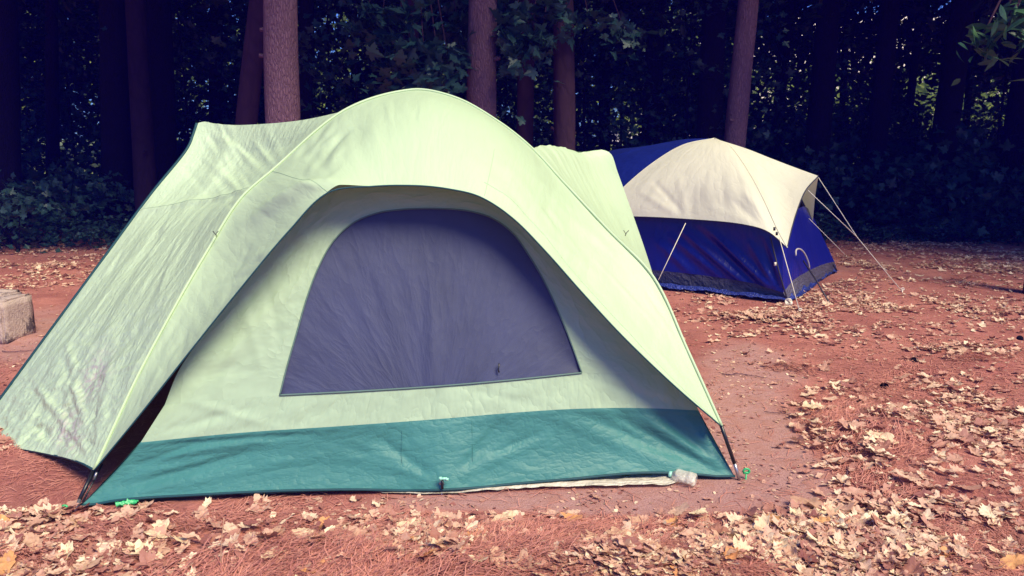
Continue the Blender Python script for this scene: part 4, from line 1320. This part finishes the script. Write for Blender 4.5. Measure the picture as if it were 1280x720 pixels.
# ------------------------------------------------------------------ concrete fire ring block at the far left
k = NT('weathered_concrete')
v = k.vec('Object')
n1, n2 = k.noise(v, 7, 6, .65), k.noise(v, 60, 4, .6)
vo = k.n('ShaderNodeTexVoronoi', {'Vector': k.n('ShaderNodeVectorMath', {0: v, 1: k.n('ShaderNodeTexNoise', {'Vector': v, 'Scale': 5.0}).outputs[1]}, operation='ADD').outputs[0], 'Scale': 9.0}, feature='DISTANCE_TO_EDGE').outputs[0]
c = k.mix((.34, .25, .26), (.56, .44, .40), n1)
c = k.mix(c, (.10, .07, .09), k.math('MULTIPLY', k.ramp(vo, ((.0, 1), (.03, 0))), .6))
c = k.mix(c, (.03, .02, .04), k.ramp(k.noise(v, 5, 5, .7), ((.50, 0), (.60, .85))))
M['concrete'] = k.done(k.principled(c, .9, k.bump(k.math('ADD', n1, k.math('MULTIPLY', n2, .6)), .8, .02), .15))
cc = G(22, 426)
blk = empty('fire_ring_block', cc, 'cracked pale concrete block with broken sooty face at the far left', 'concrete block')


def rough_box(c, size, div, amp, seed):
    import bmesh
    bm = bmesh.new()
    bmesh.ops.create_cube(bm, size=1)
    for v_ in bm.verts:
        v_.co = Vector((v_.co.x * size[0] + c[0], v_.co.y * size[1] + c[1], v_.co.z * size[2] + c[2]))
    bmesh.ops.bevel(bm, geom=bm.edges[:], offset=.018, segments=2, affect='EDGES')
    bmesh.ops.subdivide_edges(bm, edges=bm.edges[:], cuts=div, use_grid_fill=True)
    for v_ in bm.verts:
        n_ = mnoise.noise_vector(v_.co * 9 + Vector((seed, 0, 0))) * amp + mnoise.noise_vector(v_.co * 30) * amp * .4
        v_.co += n_
    me = bpy.data.meshes.new('slab'); bm.to_mesh(me); bm.free()
    for p in me.polygons: p.use_smooth = True
    return me


for nm, c_, sz, sd in (('side_slab', (-.065, .05, .165), (.13, .36, .37), 1), ('cap_slab', (-.60, .17, .33), (.92, .26, .075), 2), ('back_slab', (-.60, .27, .14), (.9, .10, .30), 3), ('broken_slab', (-.38, -.02, .05), (.44, .2, .15), 4)):
    me = rough_box(c_, sz, 5, .012 if nm != 'broken_slab' else .03, sd)
    me.materials.append(M['concrete'])
    link(nm, me, blk)
blk.rotation_euler = (0, 0, RAD(-6))

# ------------------------------------------------------------------ pine needles (ground cover) and fallen leaves
rg = np.random.default_rng(11)


def sample_ground(n, ymax, near_bias):
    y = 2.3 + (ymax - 2.3) * rg.uniform(0, 1, n) ** near_bias
    hw = y * .75 + .3
    x = rg.uniform(-1, 1, n) * hw
    return x, y


NB = [(470, 705, 170, 45, 2.2), (700, 700, 150, 45, 1.8), (880, 715, 90, 35, 1.6), (300, 690, 120, 45, 1.2), (1100, 560, 120, 60, 1.0), (1120, 680, 150, 50, .9), (90, 690, 150, 50, .5), (980, 462, 35, 10, 1.6), (1215, 449, 28, 6, 2.5), (1060, 535, 60, 30, 1.8)]
n = 260000
x, y = sample_ground(n, 6.0, 1.35)
z = ground_z(x, y)
u, v_ = proj(np.stack([x, y, z], 1))
dd = .30 + dens_px(u, v_, NB) - 1.2 * np.clip(dens_px(u, v_, DIRT), 0, 1)
clump = np.clip(.55 + .9 * fbm(x * 4, y * 4, 41, 3), 0, 2)
keep = rg.uniform(0, 1, n) < np.clip(dd * clump * .6, 0.015, 1)
inside_tent = (y > 3.25 + .1 * x) & (x > -1.9) & (x < 1.1)
keep &= ~inside_tent
x, y, z, dd = x[keep], y[keep], z[keep], dd[keep]
n = len(x)
print('needles', n)
a = 2.2 * fbm(x * 1.8, y * 1.8, 51, 2) + rg.normal(0, .75, n)
L = rg.uniform(.05, .11, n)
el = np.abs(rg.normal(0, .16, n)) * np.clip(dd, .3, 1.6)
dx, dy, dz = np.cos(a) * L * np.cos(el), np.sin(a) * L * np.cos(el), np.sin(el) * L
wd = .0014 + .0006 * np.clip((y - 3) / 3, 0, 1)
lift = rg.uniform(.001, .012, n) * np.clip(dd, .4, 2.0)
P0 = np.stack([x - dx / 2, y - dy / 2, z + lift], 1)
P2 = np.stack([x + dx / 2, y + dy / 2, z + lift + dz], 1)
bow = rg.normal(0, .012, n)
P1 = (P0 + P2) / 2 + np.stack([-np.sin(a) * bow, np.cos(a) * bow, np.abs(bow) * .5], 1)
W = np.stack([-np.sin(a), np.cos(a), np.zeros(n)], 1) * wd[:, None]
V = np.stack([P0 - W, P0 + W, P1 + W + np.array((0, 0, .0008)), P1 - W, P2 + W * .5, P2 - W * .5], 1).reshape(-1, 3)
i = np.arange(n)[:, None] * 6
F = np.concatenate([i + np.array([0, 1, 2, 3]), i + np.array([3, 2, 4, 5])])
tag(mesh_np('pine_needles', V, F, M['needle'], None, None, False, {'rnd': np.repeat(rg.uniform(0, 1, n), 6)}), 'loose rust-coloured pine needles strewn over the ground', kind='stuff')


def dry_leaf(seed, kind, curl):
    """a dry curled leaf with lobes: rings of an outline, unit length"""
    r_ = np.random.default_rng(seed)
    m = 44
    t = np.linspace(0, 2 * np.pi, m, endpoint=False)
    if kind == 'maple':
        lob = np.abs(np.cos(2.5 * t + .15 * np.sin(t * 2 + seed))) ** 1.3
        rad = (.30 + .15 * lob * (1 + .45 * np.cos(t)) + .04 * np.sin(17 * t + seed) + .035 * r_.normal(0, 1, m)) * (1 + .28 * np.sin(t + seed * 1.7)) * np.where(np.cos(t * 1.0 + seed * 2.3) > .55 + .3 * np.sin(seed * 3.1), .55, 1)
        px, py = rad * np.cos(t) * 1.05, rad * np.sin(t) * .95
    else:
        rad = .5 * (1 - .17 * (0.5 + .5 * np.cos(9 * t)) * (np.abs(np.sin(t)) > .15)) + .022 * r_.normal(0, 1, m)
        px, py = rad * np.cos(t), rad * np.sin(t) * .52
    rings = [np.zeros((1, 2))] + [np.stack([px, py], 1) * f for f in (.35, .7, 1.0)]
    P = np.vstack(rings)
    zz = curl * (P[:, 1] ** 2 * 2.2 + .35 * P[:, 0] ** 2) + .10 * curl * np.sin(P[:, 0] * 9 + r_.uniform(0, 6)) * np.abs(P[:, 1]) * 3 + .06 * curl ** .5 * vnoise(P[:, 0] * 6 + seed, P[:, 1] * 6, seed) + .03 * vnoise(P[:, 0] * 14 + seed, P[:, 1] * 14, seed + 3)
    zz += .06 * curl * P[:, 0] * P[:, 1] * 4 * r_.normal(0, 1)
    V = np.c_[P, zz]
    V[:, 2] -= np.percentile(V[:, 2], 12)
    j = np.arange(m); jn = (j + 1) % m
    F3 = np.stack([np.zeros(m, int), 1 + j, 1 + jn], 1)
    Fq = []
    for q in range(2):
        a_, b_ = 1 + q * m, 1 + (q + 1) * m
        Fq += [np.stack([a_ + j, b_ + j, b_ + jn], 1), np.stack([a_ + j, b_ + jn, a_ + jn], 1)]
    return V, np.vstack([F3] + Fq)


def drymat(name, c1, c2, rnd):
    k = NT(name)
    if rnd == 'attr':
        r = k.n('ShaderNodeAttribute', attribute_name='rnd').outputs['Fac']
        c = k.ramp(r, ((0, (.27, .095, .09)), (.2, (.42, .19, .16)), (.45, (.58, .33, .26)), (.72, (.70, .47, .36)), (1, (.84, .66, .50))))
    else:
        r = k.n('ShaderNodeObjectInfo').outputs['Random']
        c = k.mix(c1, c2, r)
    n_ = k.noise(k.vec('Object'), 6 if rnd != 'attr' else 60, 5, .65)
    c = k.mix(c, (.30, .13, .10), k.math('MULTIPLY', k.ramp(n_, ((.48, 0), (.72, 1))), .5))
    p = k.principled(c, .6, k.bump(n_, .3, .01), .3)
    t_ = k.n('ShaderNodeBsdfTranslucent', {'Color': c}).outputs[0]
    return k.done(k.n('ShaderNodeMixShader', {0: .18, 1: p, 2: t_}).outputs[0])


M['litter'] = drymat('leaf_litter', None, None, 'attr')
DRY = {'pale cream': drymat('dry_leaf_cream', (.84, .66, .46), (.72, .52, .36), 'obj'), 'tan': drymat('dry_leaf_tan', (.60, .37, .26), (.50, .28, .20), 'obj'),
       'rusty brown': drymat('dry_leaf_brown', (.32, .12, .10), (.42, .19, .14), 'obj'), 'orange': drymat('dry_leaf_orange', (.62, .27, .12), (.70, .36, .16), 'obj')}
VAR = []
NVAR = 12
for q in range(NVAR):
    kind = 'maple' if q % 2 == 0 else 'oak'
    curl = (.10, .15, .30, .65, .45, .70, .2, .3, .75, .85, .35, .65)[q]
    VAR.append((kind, 'curled' if curl > .6 else 'flat', *dry_leaf(20 + q, kind, curl)))

LB = [(1090, 540, 85, 45, 5.0), (1180, 620, 120, 75, 2.4), (1120, 690, 150, 45, 2.2), (1240, 560, 70, 50, 2.6), (520, 700, 130, 40, 3.0), (690, 700, 120, 40, 3.2), (850, 708, 80, 32, 2.8), (400, 700, 70, 36, 2.6), (1080, 400, 260, 50, .7), (1100, 320, 240, 22, 1.2), (300, 685, 80, 34, 1.4), (60, 620, 90, 45, 1.5),
      (980, 400, 120, 22, .8), (1150, 400, 180, 22, 1.1), (960, 455, 70, 16, .8), (1160, 320, 160, 18, 2.6), (80, 330, 120, 20, 2.6), (1180, 440, 70, 14, 1.0), (130, 690, 120, 40, .8), (1010, 690, 80, 35, 2.0), (1250, 690, 60, 40, 1.6), (1250, 340, 80, 20, 1.8), (1220, 485, 90, 20, .8), (1000, 330, 200, 26, 1.5), (930, 400, 90, 18, .7)]


def leaf_points(n, ymax, bias, gain, base=.12):
    x, y = sample_ground(n, ymax, bias)
    z = ground_z(x, y)
    u, v_ = proj(np.stack([x, y, z], 1))
    z = z + .011 * np.clip(dens_px(u, v_, NB), 0, 2)
    dd = base + dens_px(u, v_, LB) - .9 * np.clip(dens_px(u, v_, DIRT), 0, 1)
    dd *= np.clip(.6 + .9 * fbm(x * 2.5, y * 2.5, 61, 3), .05, 2)
    keep = rg.uniform(0, 1, n) < np.clip(dd * gain * np.clip(.75 + 1.0 * fbm(x * .9 + 7, y * 1.4, 67, 2), .15, 1.4), .002, 1)
    keep &= ~((y > 3.2 + .1 * x) & (y < 6.6) & (x > -2.6) & (x < .95))
    keep &= ~((y > 3.15) & (x > -1.9) & (x < .95) & (y < 6))
    e1 = (C1 - C0)[:2]; e2 = (C2 - C1)[:2]
    q = np.stack([x, y], 1) - C0[:2]
    s, t_ = q @ e1 / (e1 @ e1), q @ e2 / (e2 @ e2)
    keep &= ~((s > -.02) & (s < 1.0) & (t_ > -.02) & (t_ < 1.02))
    bx = np.stack([x, y], 1) - cc[:2]
    keep &= ~((bx[:, 0] < .03) & (bx[:, 0] > -1.2) & (np.abs(bx[:, 1] - .05) < .25))
    return x[keep], y[keep], z[keep], dd[keep], u[keep], v_[keep]


xs, ys, zs, ds, us, vs = leaf_points(260000, 14.5, 1.2, .17, .46)
size = rg.uniform(.04, .115, len(xs)) * np.where(rg.uniform(0, 1, len(xs)) < .6, .55, 1.0)
vis = (us > -20) & (us < 1300) & (vs > 300) & (vs < 735)
app = np.where(vis, size / ys, 0)
order = np.argsort(-app)
N_IND = 285
ind, rest = order[:N_IND], order[N_IND:]
print('leaves', len(xs))


def frame(n, tilt):
    return rots(n, rg, tilt)


# the bulk: one object
VV, FF, RR, off_ = [], [], [], 0
pick = rg.integers(0, NVAR, len(rest))
for q in range(NVAR):
    m_ = rest[pick == q]
    if not len(m_):
        continue
    tl = np.where(ds[m_] > 1.5, 1.9, 1.0)
    R = frame(len(m_), .16)
    P = np.stack([xs[m_], ys[m_], zs[m_] + .004 + rg.uniform(0, .03, len(m_)) * np.clip(ds[m_] / 3, .05, 1)], 1)
    V, F = scatter_np(VAR[q][2], VAR[q][3], P, R, size[m_])
    VV.append(V); FF.append(F + off_); off_ += len(V)
    RR.append(np.repeat(np.clip(rg.normal(.50, .30, len(m_)), 0, 1), len(VAR[q][2])))
xc, yc = sample_ground(26000, 9.0, 1.5)
zc = ground_z(xc, yc)
kc = ~((yc > 3.2 + .1 * xc) & (yc < 6.6) & (xc > -2.6) & (xc < .95)) & (np.clip(.5 + .8 * fbm(xc * 3, yc * 3, 71, 3), .05, 1) > rg.uniform(0, 1, 26000))
V, F = scatter_np(LEAF_O[0] * np.array((1, 1.3, 1)), LEAF_O[1], np.stack([xc, yc, zc + .004], 1)[kc], frame(int(kc.sum()), .25), rg.uniform(.008, .032, int(kc.sum())))
VV.append(V); FF.append(F + off_); RR.append(np.repeat(np.clip(rg.normal(.38, .3, int(kc.sum())), 0, 1), len(LEAF_O[0])))
tag(mesh_np('leaf_litter', np.vstack(VV), np.vstack(FF), M['litter'], None, None, True, {'rnd': np.concatenate(RR)}), 'dry fallen leaves scattered across the forest floor', kind='stuff')

# the largest ones: one object each
MESHES = {}
for ci, cname in enumerate(DRY):
    for q in range(NVAR):
        kind, cl, V, F = VAR[q]
        o = mesh_np('fallen_leaf', V, F, DRY[cname], None, None, True)
        MESHES[(cname, q)] = o.data
        bpy.data.objects.remove(o)


def zone(u, v_):
    if u > 960 and v_ < 600: return 'on the leaf heap right of the green tent'
    if u > 960: return 'on the thick litter at lower right'
    if v_ > 655 and u > 300: return 'among tousled needles in front of the green tent'
    if u < 300: return 'on the ground before the left tent pole'
    return 'on the bare earth near the teal hem'


def place_leaf(x, y, cname, q, s, label, grp, rz=None, tilt=.2, lift=.0):
    o = bpy.data.objects.new('fallen_leaf', MESHES[(cname, q)])
    COL.objects.link(o)
    n_ = Vector((random.gauss(0, tilt), random.gauss(0, tilt), 1)).normalized()
    o.rotation_mode = 'QUATERNION'
    o.rotation_quaternion = n_.to_track_quat('Z', 'Y') @ Matrix.Rotation(random.uniform(0, 6.28) if rz is None else rz, 4, 'Z').to_quaternion()
    o.scale = (s, s, s)
    gz = float(ground_z(x, y))
    pu_, pv_ = proj(np.array((x, y, gz)))
    o.location = (x, y, gz + .006 + lift + .011 * min(2, float(dens_px(pu_, pv_, NB))))
    tag(o, label, 'leaf', grp)
    return o


cn = list(DRY)
for m_ in ind:
    cname = rg.choice(cn, p=(.27, .40, .27, .06))
    q = int(rg.integers(0, NVAR))
    kind, cl = VAR[q][:2]
    big_ = 'large ' if size[m_] > .115 else ('small ' if size[m_] < .07 else '')
    place_leaf(xs[m_], ys[m_], cname, q, size[m_], f'{big_}{cname} {cl} dry {kind} leaf {zone(us[m_], vs[m_])}', 'fallen leaves strewn around the tents', tilt=.17, lift=random.uniform(0, .02) * min(ds[m_] / 2, 1))
SPECIAL = [(515, 664, 'pale cream', 6, .15, 'brightest cream leaf standing on the needles below the buckle'), (1035, 655, 'pale cream', 2, .17, 'broad wrinkled cream leaf lying on bare earth right of the green tent'),
           (8, 712, 'orange', 1, .13, 'orange leaf at the lower left corner of the ground'), (402, 664, 'orange', 3, .09, 'small orange curled leaf in front of the teal band'),
           (1010, 637, 'tan', 5, .16, 'long folded tan leaf at the edge of the bare earth'), (1012, 518, 'pale cream', 4, .13, 'upturned pale leaf left of the leaf heap'),
           (1100, 562, 'pale cream', 3, .17, 'large tilted cream leaf in the middle of the leaf heap'), (870, 645, 'pale cream', 2, .12, 'cream leaf above the tousled needles right of the buckle'),
           (1265, 712, 'orange', 7, .12, 'orange leaf at the lower right corner of the ground'), (770, 682, 'tan', 0, .14, 'broad tan leaf among needles between buckle and bottle'),
           (205, 668, 'pale cream', 6, .11, 'cream leaf lying on needles left of the twig')]
for u, v_, cname, q, s, lab in SPECIAL:
    p = G(u, v_)
    place_leaf(p[0], p[1], cname, q, s, lab, 'fallen leaves strewn around the tents', tilt=.2, lift=.015)

# pine cones / dark needle clods and the pale twig
def cone(p, s, label):
    root = empty('pine_cone', (p[0], p[1], float(ground_z(p[0], p[1])) + .3 * s), label, 'pine cone', 'pine cones on the forest floor')
    mb = MB()
    for r_ in range(9):
        t_ = r_ / 8
        R_ = .5 * math.sin(math.pi * (.12 + .8 * t_)) * s
        for q in range(9):
            a_ = q / 9 * 6.283 + r_ * .35
            c_ = np.array((t_ * 1.6 * s - .8 * s, R_ * math.cos(a_), R_ * math.sin(a_)))
            rd = np.array((0.25, math.cos(a_), math.sin(a_))) * .22 * s
            sd = np.array((0, -math.sin(a_), math.cos(a_))) * .16 * s
            mb.add(np.array([c_ - sd, c_ + sd, c_ + sd * .6 + rd, c_ - sd * .6 + rd, c_ + np.array((-.1 * s, 0, 0))]), [np.array([(0, 1, 2, 3)]), np.array([(0, 3, 4), (3, 2, 4), (2, 1, 4)])])
    mb.tube([(-.8 * s, 0, 0), (.8 * s, 0, 0)], .22 * s, 8)
    o = mb.build('scales', M['bark_dark'], root, False); o.matrix_parent_inverse = Matrix()
    root.rotation_euler = (0, 0, random.uniform(0, 6.28))


for u, v_, lab in ((1143, 453, 'dark pine cone in the open needles left of the dark needle patch'), (1105, 484, 'dark pine cone just behind the leaf heap'), (1150, 517, 'pine cone on the far slope of the leaf heap'), (1275, 423, 'dark pine cone at the right edge of the litter'), (1075, 503, 'pine cone half buried in the top of leaf heap')):
    cone(G(u, v_), .035, lab)
mb = MB()
tw = spline([G(274, 722), G(277, 690, .09), at(283, 650, 2.62)], 14)
p0 = G(276, 716); mb.tube(spline([p0 - np.array((0, 0, .02)), p0 + np.array((.008, 0, .10)), p0 + np.array((.022, .01, .21))], 14), np.linspace(.0028, .0016, 14), 6)
tag(mb.build('dry_stalk', DRY['tan']), 'thin pale dry stalk standing upright in front of the teal band', 'stalk')
rgt_ = np.random.default_rng(9)
for i, (u, v_, L, a) in enumerate([(1130, 655, .22, .4), (930, 470, .3, -.35), (1190, 640, .18, -.6), (640, 700, .25, .5), (330, 706, .2, .2), (985, 520, .25, 2.9), (30, 440, .3, .1), (1060, 600, .2, .9)]):
    p = G(u, v_)
    P = np.array([p + np.array((math.cos(a) * L * t_, math.sin(a) * L * t_ + .02 * math.sin(t_ * 5 + i), 0)) for t_ in np.linspace(-.5, .5, 10)])
    P[:, 2] = ground_z(P[:, 0], P[:, 1]) + .008 + .006 * rgt_.uniform(0, 1, 10)
    mb = MB(); mb.tube(P, np.linspace(.004, .002, 10), 6)
    tag(mb.build('fallen_twig', M['bark_pine']), ['brown twig on the litter at lower right', 'long twig on bare earth behind the right foot pole', 'short twig beside the cream leaves at lower right', 'twig among tousled needles below the buckle', 'twig near the foot of the pale dry stalk', 'twig beside the upturned pale leaf', 'twig on the earth before the concrete block', 'twig in front of the leaf heap'][i], 'twig', 'fallen twigs')
